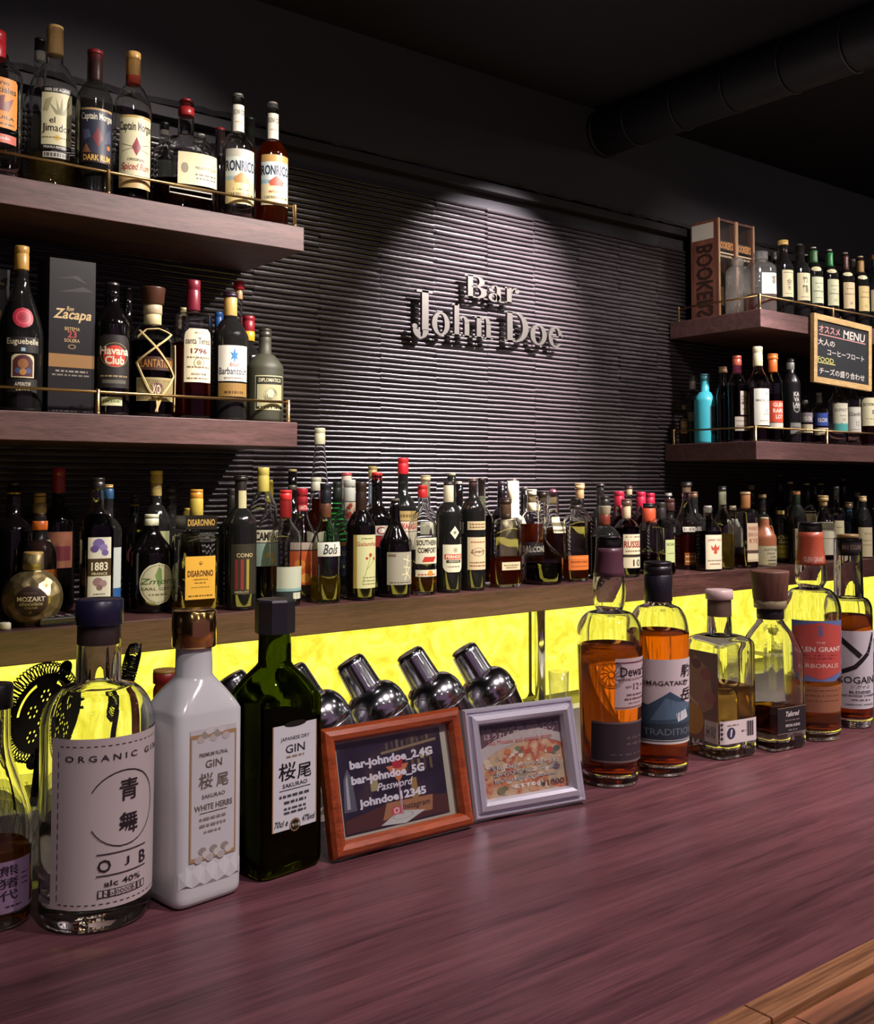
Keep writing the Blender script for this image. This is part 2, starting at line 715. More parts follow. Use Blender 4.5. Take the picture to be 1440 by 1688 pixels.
def bottle_profile(sp, Ht, R, zof):
    """list of (z, r, k): half width and how far the section has turned into the round neck"""
    st = STY[sp['st']]
    zb = zof(sp['sh'][0]) if 'sh' in sp else st[0] * Ht
    zn = zof(sp['sh'][1]) if 'sh' in sp else st[1] * Ht
    rn = sp['sh'][2] * 0.5 * sp['m'] if 'sh' in sp else R * st[2]
    cv = sp['sh'][3] if 'sh' in sp and len(sp['sh']) > 3 else st[3]
    tb = sp.get('tb', 1.0)
    p = [(0.0, R * tb * 0.86, 0), (0.0012, R * tb * 0.94, 0), (0.005, R * tb * 0.99, 0)]
    nb = 6 if tb != 1 else 3
    for i in range(nb):
        f = i / (nb - 1)
        z = 0.009 + (zb - 0.009) * f
        p.append((z, R * (tb + (1 - tb) * f), 0))
    N = 10
    for i in range(1, N + 1):
        t = i / N
        z = zb + (zn - zb) * t
        if cv == 's':
            f = 0.5 + 0.5 * cos(pi * t)
        elif cv == 'l':
            f = 1 - t
        elif cv == 'q':
            f = (1 - t ** 5) ** (1 / 2.2)
        elif cv == 'p':
            f = 1 - t ** 1.12 if t < 1 else 0
        elif cv == 'd':
            f = sqrt(max(0, 1 - t * t))
        else:
            f = (0.5 + 0.5 * cos(pi * t)) * (1 - t) + t * sqrt(max(0, 1 - t * t)) if t < 1 else 0
            f = 0.45 * (0.5 + 0.5 * cos(pi * t)) + 0.55 * sqrt(max(0, 1 - t ** 2.4))
        p.append((z, rn + (R - rn) * f, min(1, t * 1.15)))
    top = sp['ztop']
    if sp.get('bulge'):
        bz, br = zof(sp['bulge'][0]), sp['bulge'][1] * 0.5 * sp['m']
        M = 12
        for i in range(1, M + 1):
            z = zn + (top - zn) * i / M
            g = exp(-((z - bz) / (0.30 * (top - zn))) ** 2)
            p.append((z, rn + (br - rn) * g, 1))
    else:
        p.append((zn + (top - zn) * 0.5, rn * 0.97, 1))
        p.append((top - 0.004, rn * 0.95, 1))
    return p


def section(sp, r, k):
    dr, n = sp.get('dr', 1.0), sp.get('n', 2.0)
    return r, r * (dr + (1 - dr) * k), n * (1 - k) + 2 * k


def polar(a, b, n, th):
    if a < 1e-6:
        return 0.0
    return (abs(sin(th) / a) ** n + abs(cos(th) / b) ** n) ** (-1 / n)


def at_z(prof, z):
    if z <= prof[0][0]:
        return prof[0][1:]
    for (z0, r0, k0), (z1, r1, k1) in zip(prof, prof[1:]):
        if z0 <= z <= z1:
            f = (z - z0) / max(1e-9, z1 - z0)
            return r0 + (r1 - r0) * f, k0 + (k1 - k0) * f
    return prof[-1][1:]


def loft(sp, prof, seg, mb, mat, inset=0.0, top_close=True):
    vs, fs = [], []
    for z, r, k in prof:
        a, b, n = section(sp, max(r - inset, 0.0005), k)
        if inset:
            b = max(section(sp, r, k)[1] - inset, 0.0005)
        for i in range(seg):
            th = 2 * pi * (i + 0.5) / seg
            q = polar(a, b, n, th)
            vs.append((q * sin(th), -q * cos(th), z))
    m = len(prof)
    for j in range(m - 1):
        for i in range(seg):
            k2 = (i + 1) % seg
            fs.append((j * seg + i, j * seg + k2, (j + 1) * seg + k2, (j + 1) * seg + i))
    fs.append(tuple(range(seg))[::-1])
    if top_close:
        fs.append(tuple((m - 1) * seg + i for i in range(seg)))
    mb.add(vs, fs, mat, True)


class Surf:
    """maps (arc length from the front, height) onto a bottle's outside"""
    def __init__(self, sp, prof):
        self.sp, self.prof, self.c = sp, prof, {}

    def sec(self, z):
        key = round(z, 4)
        if key not in self.c:
            r, k = at_z(self.prof, z)
            a, b, n = section(self.sp, r, k)
            tab, L, pv = [], 0.0, None
            for i in range(49):
                th = pi * 0.98 * i / 48
                q = polar(a, b, n, th)
                p = (q * sin(th), -q * cos(th))
                if pv:
                    L += sqrt((p[0] - pv[0]) ** 2 + (p[1] - pv[1]) ** 2)
                tab.append((L, p))
                pv = p
            self.c[key] = tab
        return self.c[key]

    def __call__(self, x, z, off):
        tab = self.sec(z)
        s = abs(x)
        i = min(47, max(0, int(s / max(tab[-1][0], 1e-6) * 48)))
        while i > 0 and tab[i][0] > s:
            i -= 1
        while i < 47 and tab[i + 1][0] < s:
            i += 1
        (l0, p0), (l1, p1) = tab[i], tab[i + 1]
        f = min(1.0, max(0, (s - l0) / max(1e-9, l1 - l0)))
        px, py = p0[0] + (p1[0] - p0[0]) * f, p0[1] + (p1[1] - p0[1]) * f
        tx, ty = p1[0] - p0[0], p1[1] - p0[1]
        ln = sqrt(tx * tx + ty * ty) or 1
        nx, ny = -(-ty) / ln, -tx / ln
        px, py = px + nx * off, py + ny * off
        return (px if x >= 0 else -px, py, z)


def shape_w(kind, v):
    if kind == 'oval':
        return sqrt(max(0.0, 1 - (2 * v - 1) ** 2))
    if kind == 'arch':
        return 1.0 if v < 0.8 else sqrt(max(0.0, 1 - ((v - 0.8) / 0.2) ** 2)) * 0.35 + 0.65 if v < 1 else 0.65
    if kind == 'round':
        e = 0.06
        d = min(v, 1 - v)
        return 1.0 if d > e else 0.88 + 0.12 * sqrt(max(0, 1 - ((e - d) / e) ** 2))
    if kind == 'diamond':
        return 1 - abs(2 * v - 1)
    if kind == 'shield':
        return 1.0 if v > 0.2 else 0.55 + 0.45 * sqrt(v / 0.2)
    return 1.0


def surf_label(surf, x0, z0, z1, w, col, items, parent, name='label', kind='rect', skirt=None, mat=None, off=0.0006):
    """a paper label wrapped on the bottle, with its print as a child"""
    zc, hh, hw = (z0 + z1) / 2, (z1 - z0) / 2, w / 2
    vs, fs = [], []
    nx = 14
    nz = 16 if kind not in ('rect',) or skirt else 3
    for j in range(nz + 1):
        v = j / nz
        e = max(0.02, shape_w(kind, v))
        for i in range(nx + 1):
            u = -1 + 2 * i / nx
            zz = z0 + (z1 - z0) * v
            if skirt:
                zz += skirt(u, v)
            vs.append(surf(x0 + u * hw * e, zz, off))
    for j in range(nz):
        for i in range(nx):
            a = j * (nx + 1) + i
            fs.append((a, a + 1, a + nx + 2, a + nx + 1))
    mb = MB()
    mb.add(vs, fs, mat or paint(col, 0.5), True)
    lo = mb.build(name, parent)
    if items:
        pm = print_items(items, hw, hh, lambda x, y, o: surf(x0 + x, zc + y, off + 0.00012 + o))
        if pm.f:
            pm.build('lettering' if any(i[0] in 'TS' for i in items) else 'emblem', lo)
    return lo


ROWS = {  # name: (front edge Y, rear limit Y, top z, group)
    'LU': (2.20, 2.49, 1.986, 'bottles on the upper left shelf'),
    'LM': (2.20, 2.49, 1.5007, 'bottles on the middle left shelf'),
    'BC': (2.10, 2.495, 1.0648, 'bottles along the back counter'),
    'RU': (2.11, 2.49, 1.957, 'bottles on the upper right shelf'),
    'RM': (2.11, 2.49, 1.497, 'bottles on the lower right shelf'),
    'FC': (0.45, 0.92, 1.0, 'bottles standing on the bar counter'),
    'LD': (0.96, 1.28, 0.955, 'things on the service ledge'),
}
SPECS = []
REAL = True


def b(label, row, x, top, w, Y=0, st='w', g='clear', L=None, S=(), P=(), **kw):
    """collect one bottle. x, top, w: where it stands and how big it reads, Y: depth behind the shelf's front edge"""
    d = dict(label=label, row=row, x=x, top=top, w=w, st=st, g=g, L=L, S=S, P=P, Y=ROWS[row][0] + 0.05 + Y, **kw)
    SPECS.append(d)
    return d


def settle(d):
    P = on_y(d['x'], d['top'], d['Y'])
    if 'base' in d:
        P = on_z(d['base'][0], d['base'][1], ROWS[d['row']][2])
        d['Y'] = P.y
    t = depth(Vector((P.x, P.y, CAM.z)))
    d['X'] = P.x
    d['m'] = t / F * cos(PITCH)
    d['R'] = d['w'] * 0.5 * d['m'] * d.get('shr', 1.0)


def reach(d):
    return d['R'] * max(1, 1.0 if d.get('n', 2) <= 2.5 else 1.16)


def resolve():
    for d in SPECS:
        settle(d)
        if 'base' not in d:
            lim = ROWS[d['row']][0] + d['R'] * max(d.get('dr', 1), .8) + (0.018 if d['row'] != 'BC' else 0.006)
            if d['Y'] < lim:
                d['Y'] = lim
                settle(d)
    for row in ROWS:
        ds = [d for d in SPECS if d['row'] == row and 'base' not in d]
        y0, y1 = ROWS[row][0], ROWS[row][1]
        for it in range(160):
            moved = False
            for i in range(len(ds)):
                for j in range(i + 1, len(ds)):
                    a, c = ds[i], ds[j]
                    need = reach(a) + reach(c) + 0.0015
                    dx, dy = c['X'] - a['X'], c['Y'] - a['Y']
                    if dx * dx + dy * dy < need * need:
                        moved = True
                        pen = need - sqrt(dx * dx + dy * dy)
                        if dy < 0 or (dy == 0 and dx < 0):
                            a, c = c, a
                        a['Y'] = max(y0 + a['R'] + (0.018 if row != 'BC' else 0.006), a['Y'] - pen * 0.35)
                        c['Y'] = min(c.get('ymax', y1 - c['R']), c['Y'] + pen * 0.35)
                        if it > 60:
                            for q in (a, c):
                                q['shr'] = max(0.62, q.get('shr', 1) * 0.993)
                        settle(a)
                        settle(c)
            if not moved:
                break


def build_bottle(d):
    zb = ROWS[d['row']][2]
    X, Y, R, m = d['X'], d['Y'], d['R'], d['m']
    to_cam = atan2(X, Y)                       # turn that would face the camera
    rz = radians(d['rot']) if 'rot' in d else -to_cam * d.get('face', 0.62)
    root = empty(d.get('name', 'bottle'), (X, Y, zb + 0.0005), rz, d['label'], d.get('cat', 'bottle'), d.get('group', ROWS[d['row']][3]))

    def zof(y):
        P = on_y(d['x'], y, Y)
        dd = ray(d['x'], y)
        # height above the shelf of picture row y at this distance
        k = Vector((X, Y, 0)).dot(FH) / dd.dot(FH)
        return CAM.z + dd.z * k - zb
    Ht = zof(d['top'])
    d['H'] = Ht
    segs = d['S']
    d['ztop'] = Ht - 0.002 if segs else Ht
    prof = d['prof'](d, Ht, R, zof) if 'prof' in d else bottle_profile(d, Ht, R, zof)
    big = d['row'] == 'FC'
    if d['g'] == 'clear' and REAL and not d.get('gmat'):
        d['g'] = 'Rclear'
        d.setdefault('wall', 0.0024)
        d.setdefault('foot', 0.008)
    sg = 64 if big else 28
    if d.get('n', 2) > 2.5:
        sg = 72 if big else 40
    surf = Surf(d, prof)
    gm = GLASS.get(d['g']) or paint(d['g'], d.get('rough', 0.3), 0, d.get('coat', 0.0))
    if d.get('gmat'):
        gm = d['gmat']
    mb = MB()
    if d['g'][0] == 'R':
        loft(d, prof, sg, mb, gm)
        wall = d.get('wall', 0.0032)
        foot = d.get('foot', 0.012)
        inner = [(foot, max(0.002, at_z(prof, foot)[0] * 0.75), at_z(prof, foot)[1])]
        inner += [(foot + 0.004, at_z(prof, foot + 0.004)[0], 0)]
        inner += [p for p in prof if p[0] > foot + 0.007]
        inner[-1] = (inner[-1][0] - 0.003, inner[-1][1], inner[-1][2])
        n0 = len(mb.f)
        loft(d, inner, sg, mb, gm, inset=wall)
        for i in range(n0, len(mb.f)):
            mb.f[i] = mb.f[i][::-1]
    else:
        loft(d, prof, sg, mb, gm)
    mb.build('glass_body' if d['g'] in GLASS else 'body', root)
    if d['L']:
        zl = zof(d['L'][0])
        foot = d.get('foot', 0.012) if d['g'][0] == 'R' else 0.006
        ins = d.get('wall', 0.0032) - 0.0003 if d['g'][0] == 'R' else 0.0022
        lp = [(foot + 0.0002, max(0.002, at_z(prof, foot)[0] * 0.75), 0), (foot + 0.004, at_z(prof, foot + 0.004)[0], 0)]
        lp += [p for p in prof if foot + 0.006 < p[0] < zl - 0.001]
        r, k = at_z(prof, zl)
        lp.append((zl, r, k))
        ml = MB()
        loft(d, lp, sg, ml, liquid(d['L'][1], not big), inset=ins)
        ml.build('liquid', root)
    for i, s in enumerate(segs):
        y0, y1, wp, c = s[:4]
        nm = s[4] if len(s) > 4 else ('cap' if i == 0 else 'neck_band')
        za, zt = zof(y1), zof(y0)
        r = wp * 0.5 * m
        ms = MB()
        mt = {'cork': M_CORKWOOD, 'cut': GLASS['cut']}.get(c) or paint(c, 0.35)
        kind = s[5] if len(s) > 5 else ''
        if kind == 'ball':
            pr = []
            for j in range(11):
                a = -pi / 2 + pi * j / 10
                pr.append(((za + zt) / 2 + (zt - za) / 2 * sin(a), max(0.0004, r * cos(a))))
        elif kind == 'flare':
            pr = [(za, r * 0.84), (za + 0.001, r * 0.87), (zt - 0.003, r * 1.0), (zt - 0.001, r * 1.0), (zt, r * 0.95), (zt, 0.0005)]
        elif kind == 'box':
            ms.box(-r, r, -r * 0.8, r * 0.8, za, zt, mt)
            pr = None
        elif kind == 'oct':
            pr = [(za, r), (zt - 0.002, r), (zt, r * 0.94), (zt, 0.0005)]
        elif kind == 'fol':       # follows the glass
            pr = []
            for j in range(7):
                z = za + (zt - za) * j / 6
                pr.append((z, at_z(prof, z)[0] + 0.0006))
        else:
            h = zt - za
            pr = [(za, r * 0.97), (za + h * 0.03, r), (za + h * 0.62, r), (za + h * 0.64, r * 0.955), (za + h * 0.70, r * 0.955),
                  (za + h * 0.72, r), (zt - min(0.0012, h * .1), r), (zt, r * 0.93), (zt, 0.0005)]
            if i > 0 or kind == 'plain':
                pr = [(za, r * 0.96), (za + h * 0.04, r), (zt - h * 0.04, r), (zt, r * 0.93), (zt, 0.0005)]
        if pr:
            ms.lathe(pr, 8 if kind == 'oct' else (40 if big else 20), mt, smooth=kind != 'oct')
        if kind == 'wax':
            for q in range(5):
                a = 2 * pi * q / 5 + q
                ln = (zt - za) * (0.25 + 0.5 * ((q * 37) % 10) / 10)
                ms.tube([(sin(a) * r * 0.9, -cos(a) * r * 0.9, za + 0.002), (sin(a) * r * 0.93, -cos(a) * r * 0.93, za - ln)], r * 0.2, 6, mt)
        ms.build(nm, root)
    for p in d['P']:
        dx, y0, y1, wp, c, items = p[:6]
        kind = p[6] if len(p) > 6 else 'rect'
        nm = p[7] if len(p) > 7 else 'label'
        surf_label(surf, dx * m, zof(y1), zof(y0), wp * m, c, items, root, nm, kind)
    d['root'], d['surf'], d['zof'], d['profile'] = root, surf, zof, prof
    return root


# ------------------------------------------------------------------ room
YW = 2.52
def struct(name, mb, mat):
    return tag(mb.build(name, None, mat), kind='structure')


_m = MB(); _m.box(-1.6, 6.2, YW + 0.012, YW + 0.12, 0, 2.72); wall_back = struct('wall_back', _m, M_UPWALL)
_m = MB(); _m.box(-1.7, -1.6, -2.2, YW + 0.12, 0, 2.72); struct('wall_left', _m, M_UPWALL)
_m = MB(); _m.box(6.2, 6.3, -2.2, YW + 0.12, 0, 2.72); struct('wall_right', _m, M_UPWALL)
_m = MB(); _m.box(-1.7, 6.3, -2.2, YW + 0.12, -0.06, 0); struct('floor', _m, M_FLOOR)
_m = MB(); _m.box(-1.7, 6.3, -2.2, YW + 0.12, 2.68, 2.78); struct('ceiling', _m, M_CEIL)

# upper wall, standing a little proud of the tiles, with its ragged edge and a trim strip below
_m = MB()
r2 = random.Random(5)
_n = 240
_vs, _fs = [], []
for i in range(_n + 1):
    x = -1.6 + 7.8 * i / _n
    zb_ = 2.333 + r2.uniform(-0.003, 0.005)
    _vs += [(x, YW - 0.020, 2.68), (x, YW - 0.020, zb_ + 0.012), (x, YW - 0.012 + r2.uniform(-.004, .004), zb_), (x, YW + 0.012, zb_)]
for i in range(_n):
    for k in range(3):
        a = i * 4 + k
        _fs.append((a, a + 1, a + 5, a + 4))
_m.add(_vs, _fs)
struct('wall_upper', _m, M_UPWALL)
_m = MB(); _m.box(-1.6, 6.2, YW - 0.026, YW + 0.012, 2.296, 2.325); tag(_m.build('trim_1', None, M_TRIM, bevel=0.002), kind='structure')

# ribbed tiles: each tile an object of its own, six meshes shared
PIT = 0.0148
TW, NR = 0.2095, 20
variants = []
for k in range(6):
    mb = MB()
    rr = random.Random(40 + k)
    nx = 6
    sh = rr.uniform(-0.002, 0.002)
    for j in range(NR):
        z0 = j * PIT + sh + rr.uniform(-0.0012, 0.0012)
        dd = rr.uniform(-0.0012, 0.0012)
        prf = [(0.0, 0.0), (0.36, 0.001), (0.46, 0.0095), (0.70, 0.0115), (0.86, 0.0100), (1.0, 0.0)]
        sl = rr.uniform(-0.0012, 0.0012)
        ph = rr.uniform(0, 6)
        vs, fs = [], []
        for i in range(nx + 1):
            x = TW * i / nx
            wob = sl * (i / nx - .5) + 0.0005 * sin(ph + i * 1.3)
            for (a, dpt) in prf:
                vs.append((x, -max(0.0, dpt + (dd if dpt > 0.003 else 0)), z0 + a * PIT + (wob if 0 < a < 1 else 0)))
        q = len(prf)
        for i in range(nx):
            for c in range(q - 1):
                a = i * q + c
                fs.append((a, a + q, a + q + 1, a + 1))
        for i in (0, nx):
            e = tuple(i * q + c for c in range(q))
            fs.append(e if i == 0 else e[::-1])
        mb.add(vs, fs, M_RIB, False)
    mb.box(0, TW, -0.0008, 0.0125, 0, NR * PIT, M_RIB)
    variants.append(mb.mesh('ribbed_tile'))
ti = 0
for cx in range(21):
    for rz_ in range(4):
        o = bpy.data.objects.new('ribbed_tile', variants[rnd.randrange(6)])
        o.location = (1.5355 + (cx - 6) * 0.2098, YW, 1.062 + rz_ * NR * PIT)
        o.parent = wall_back
        COL.objects.link(o)

# ------------------------------------------------------------------ duct and conduit on the ceiling
duct = empty('ventilation_duct', (2.70, 2.5, 2.598), 0, 'dark round ventilation duct running along the ceiling from the wall', 'duct')
mb = MB()
mb.tube([(0, 0.0, 0), (0, -3.6, 0)], 0.080, 32, M_DUCT)
mb.build('pipe', duct)
mb = MB()
mb.tube([(0, -0.004, 0), (0, -0.016, 0)], 0.086, 32, M_DUCT)
mb.build('flange', duct)
for i in range(9):
    mb = MB()
    y = -0.16 - 0.20 * i
    mb.tube([(0.0821 * cos(a * pi / 16), y, 0.0821 * sin(a * pi / 16)) for a in range(32)], 0.0022, 6, paint('#2a2429', 0.3), closed=True)
    mb.build('seam_ring', duct)
mb = MB()
mb.box(2.83, 4.6, 1.06, 1.10, 2.645, 2.6795, M_DUCT)
tag(mb.build('ceiling_conduit', bevel=0.004), 'dark straight conduit fixed to the ceiling beside the round duct', 'conduit')

# ------------------------------------------------------------------ back counter, lit panels, posts
bc = empty('back_counter', (0, 0, 0), 0, 'dark wooden back counter carrying the long row of bottles, lit yellow below', 'counter')
mb = MB(); mb.box(0.30, 5.2, 2.10, 2.505, 0.997, 1.0648)
mb.build('counter_top', bc, M_BACKTOP, bevel=0.002)
mb = MB(); mb.box(0.30, 5.2, 1.93, 2.505, 0.60, 0.655)
mb.build('work_surface', bc, paint('#a8a598', 0.35))
mb = MB(); mb.box(0.32, 5.2, 1.97, 2.50, 0.005, 0.5995)
mb.build('cabinet_body', bc, M_BACKTOP)
mb = MB(); mb.box(0.30, 0.34, 1.97, 2.505, 0.6555, 0.9965)
mb.build('end_panel', bc, M_BACKTOP)
mb = MB(); mb.box(5.16, 5.2, 1.97, 2.505, 0.6555, 0.9965)
mb.build('end_panel', bc, M_BACKTOP)


def rrect(x0, x1, z0, z1, r, n=6):
    out = []
    for (cx, cz, a0) in ((x1 - r, z1 - r, 0), (x0 + r, z1 - r, 90), (x0 + r, z0 + r, 180), (x1 - r, z0 + r, 270)):
        for i in range(n + 1):
            a = radians(a0 + 90 * i / n)
            out.append((cx + r * cos(a), cz + r * sin(a)))
    return out


postx = []
for px_ in (890, 1470):
    P = on_y(px_, 1075, 2.40)
    postx.append(P.x)
px_m, px_r = postx
edges = [(0.36, px_m - 0.012), (px_m + 0.012, px_r - 0.012), (px_r + 0.012, 5.14)]
names = ['long backlit yellow marbled panel left of the chrome post, behind the shakers', 'backlit yellow marbled panel right of the chrome post, behind the whisky bottles',
         'backlit yellow marbled panel at the far right end of the back counter']
for (x0, x1), nm in zip(edges, names):
    lp = rrect(x0, x1, 0.668, 0.993, 0.022)
    n = len(lp)
    mb = MB()
    mb.add([(x, 2.440, z) for x, z in lp] + [(x, 2.452, z) for x, z in lp],
           [tuple(range(n)), tuple(range(2 * n - 1, n - 1, -1))] + [(i, i + n, (i + 1) % n + n, (i + 1) % n) for i in range(n)], M_PANEL)
    tag(mb.build('light_panel'), nm, 'light panel', 'backlit panels under the back counter')
for i, x in enumerate(postx):
    p = empty('support_post', (x, 2.40, 0.6556), 0, ['chrome support post standing in front of the yellow panels, right of the shakers',
                                                    'chrome support post further along, beyond the slashed label whisky bottle'][i], 'post', 'posts under the back counter')
    mb = MB(); mb.lathe([(0.012, 0.0165), (0.3405, 0.0165)], 24, M_CHROME); mb.build('pole', p)
    mb = MB(); mb.lathe([(0, 0.030), (0.006, 0.030), (0.009, 0.026), (0.013, 0.019)], 24, M_CHROME); mb.build('foot_flange', p)

# glasses on the work surface in front of the panels
_tl = ['short', 'tall', 'straight', 'wide']
ORD = 'first second third fourth fifth sixth seventh eighth ninth tenth eleventh twelfth'.split()
for side in (-1, 1):
    for i in range(9):
        x = px_m + side * (0.10 + i * 0.150) + rnd.uniform(-.015, .015)
        if side < 0 and x < 1.0:
            continue
        q = i + (side > 0)
        hh_ = [0.14, 0.10, 0.125, 0.09][q % 4]
        rr_ = [0.031, 0.038, 0.035, 0.042][q % 4]
        y = 2.31 if i % 2 else 2.21
        g = empty('tumbler', (x, y, 0.6556), 0, '%s clear glass tumbler, %s to the %s of the chrome post' % (['tall', 'short', 'straight', 'wide'][q % 4], ORD[i], 'left' if side < 0 else 'right'), 'glass', 'glasses in front of the lit panels')
        mb = MB()
        mb.lathe([(0, rr_ * .8), (0.004, rr_ * .84), (hh_, rr_), (hh_, rr_ - .002), (0.010, rr_ * .84 - .002), (0.008, 0.001)], 24, GLASS['pane'])
        mb.build('tumbler_bowl', g)

# ------------------------------------------------------------------ shelves with brass rails
def shelf(name, label, board, rails, posts, top, mat=M_SHELF):
    s = empty(name, (0, 0, 0), 0, label, 'shelf', 'wall shelves with brass rails')
    for bx in board:
        mb = MB(); mb.box(*bx)
        mb.build('shelf_board', s, mat, bevel=0.0015)
    for pts in rails:
        mb = MB(); mb.tube([(x, y, top + z) for x, y, z in pts], 0.0035, 10, M_BRASS); mb.build('rail', s)
    for (x, y, h) in posts:
        mb = MB(); mb.lathe([(top, 0.0062), (top + 0.004, 0.0062), (top + 0.0045, 0.0052), (top + h - .003, 0.0052), (top + h, 0.0035)], 12, M_BRASS, x, y)
        mb.build('rail_post', s)
    return s


def xs_on(px, py, Y):
    return on_y(px, py, Y).x


XE = xs_on(501, 390, 2.20)
pu = [xs_on(178, 295, 2.2085), xs_on(485.5, 350, 2.2085)]
shelf('bottle_shelf', 'upper left walnut wall shelf with a brass rail, holding the rum bottles', [(0.35, XE, 2.20, 2.505, 1.926, 1.986)],
      [[(0.36, 2.2085, 0.049), (XE - 0.03, 2.2085, 0.049)]], [(pu[0], 2.2085, 0.056), (pu[1], 2.2085, 0.056), (pu[0] - (pu[1] - pu[0]) * 0.62, 2.2085, 0.056)], 1.986)
XM = xs_on(490, 715, 2.20)
pm_ = [xs_on(161, 655, 2.2085), xs_on(475, 675, 2.2085)]
shelf('bottle_shelf', 'middle left walnut wall shelf with a brass rail, below the other left shelf', [(0.35, XM, 2.20, 2.505, 1.4407, 1.5007)],
      [[(0.36, 2.2085, 0.049), (pm_[1], 2.2085, 0.049)]], [(pm_[0], 2.2085, 0.056), (pm_[1], 2.2085, 0.056)], 1.5007)
XR = xs_on(1253, 520, 2.11)
ux = [xs_on(1372, 515, 2.1185), xs_on(1372, 515, 2.1185) + 0.62]
shelf('bottle_shelf', 'upper right walnut shelf projecting from the wall, with boxes and malt bottles', [(XR, 5.1, 2.11, 2.505, 1.895, 1.957)],
      [[(XR + 0.0085, 2.48, 0.049), (XR + 0.0085, 2.1185, 0.049), (5.05, 2.1185, 0.049)]],
      [(XR + 0.0085, 2.1185, 0.056), (XR + 0.0085, 2.47, 0.056), (ux[0], 2.1185, 0.056), (ux[1], 2.1185, 0.056)], 1.957)
XQ = xs_on(1246, 742, 2.11)
qx = xs_on(1362, 722, 2.1185)
shelf('bottle_shelf', 'lower right walnut shelf with a brass rail, under the chalkboard', [(XQ, 5.1, 2.11, 2.505, 1.435, 1.497)],
      [[(XQ + 0.0085, 2.48, 0.049), (XQ + 0.0085, 2.1185, 0.049), (5.05, 2.1185, 0.049)]],
      [(XQ + 0.0085, 2.1185, 0.056), (XQ + 0.0085, 2.47, 0.056), (qx, 2.1185, 0.056), (qx + 0.62, 2.1185, 0.056)], 1.497)
# bent wire clip lying along the upper left rail
a_, c_ = on_y(279, 307, 2.209), on_y(349, 324, 2.209)
mb = MB()
_z = [a_.z, c_.z]
mb.tube([(a_.x, 2.2085, 2.0285), (c_.x, 2.2085, 2.0285), (c_.x, 2.2085, 2.016), (a_.x, 2.2085, 2.016)], 0.0017, 6, paint('#cfc6b6', 0.3), closed=True)
tag(mb.build('wire_clip'), 'thin pale wire clip on the upper left shelf rail, below the squat bottle', 'clip')

# ------------------------------------------------------------------ sign
sign = empty('wall_sign', (0, 0, 0), 0, 'brushed metal serif lettering sign mounted on the ribbed wall', 'sign')
SY = YW - 0.042


def G(ch):
    """serif letter as overlapping solid pieces in a unit box"""
    P = []

    def rect(x0, y0, x1, y1):
        P.append([(x0, y0), (x1, y0), (x1, y1), (x0, y1)])

    def ring(cx, cy, rx, ry, ix, iy, a0, a1, n=22, dx=0.0):
        o, i = [], []
        for k in range(n + 1):
            a = radians(a0 + (a1 - a0) * k / n)
            o.append((cx + rx * cos(a), cy + ry * sin(a)))
            i.append((cx + dx + ix * cos(a), cy + iy * sin(a)))
        for k in range(n):
            P.append([o[k], o[k + 1], i[k + 1], i[k]])

    def disc(cx, cy, rx, ry):
        P.append([(cx + rx * cos(k * pi / 8), cy + ry * sin(k * pi / 8)) for k in range(16)])
    if ch == 'B':
        rect(.14, 0, .36, 1); rect(0, 0, .5, .05); rect(0, .95, .5, 1); rect(.3, .485, .55, .53)
        ring(.5, .755, .38, .245, .15, .195, -90, 90); ring(.52, .265, .46, .265, .2, .215, -90, 90)
    elif ch == 'a':
        ring(.36, .26, .36, .26, .14, .2, 0, 360); rect(.52, .06, .78, .72)
        ring(.43, .72, .35, .28, .10, .24, 0, 165); disc(.16, .72, .13, .12); rect(.7, 0, 1.0, .08)
    elif ch == 'r':
        rect(.14, 0, .46, .96); rect(0, 0, .64, .06); rect(0, .90, .3, .98)
        ring(.72, .62, .30, .36, .22, .27, 60, 180); disc(.84, .80, .15, .14)
    elif ch == 'J':
        rect(.48, .18, .80, 1); rect(.22, .955, 1.0, 1)
        ring(.42, .19, .38, .19, .07, .155, 180, 360, dx=.03); disc(.13, .24, .12, .055)
    elif ch == 'o':
        ring(.5, .5, .5, .5, .22, .42, 0, 360, 32)
    elif ch == 'h':
        rect(.12, 0, .36, 1); rect(0, 0, .47, .04); rect(0, .95, .3, 1); rect(.64, 0, .88, .44); rect(.53, 0, 1.0, .04)
        ring(.56, .43, .32, .21, .08, .16, 0, 140)
    elif ch == 'n':
        rect(.12, 0, .37, .98); rect(0, 0, .48, .06); rect(0, .90, .3, .98); rect(.64, 0, .89, .68); rect(.53, 0, 1.0, .06)
        ring(.56, .66, .33, .34, .08, .26, 0, 140)
    elif ch == 'D':
        rect(.12, 0, .34, 1); rect(0, 0, .46, .045); rect(0, .955, .46, 1)
        ring(.44, .5, .56, .5, .32, .455, -90, 90)
    elif ch == 'e':
        ring(.5, .5, .5, .5, .22, .42, 0, 318, 32); rect(.2, .5, .94, .57)
    return P


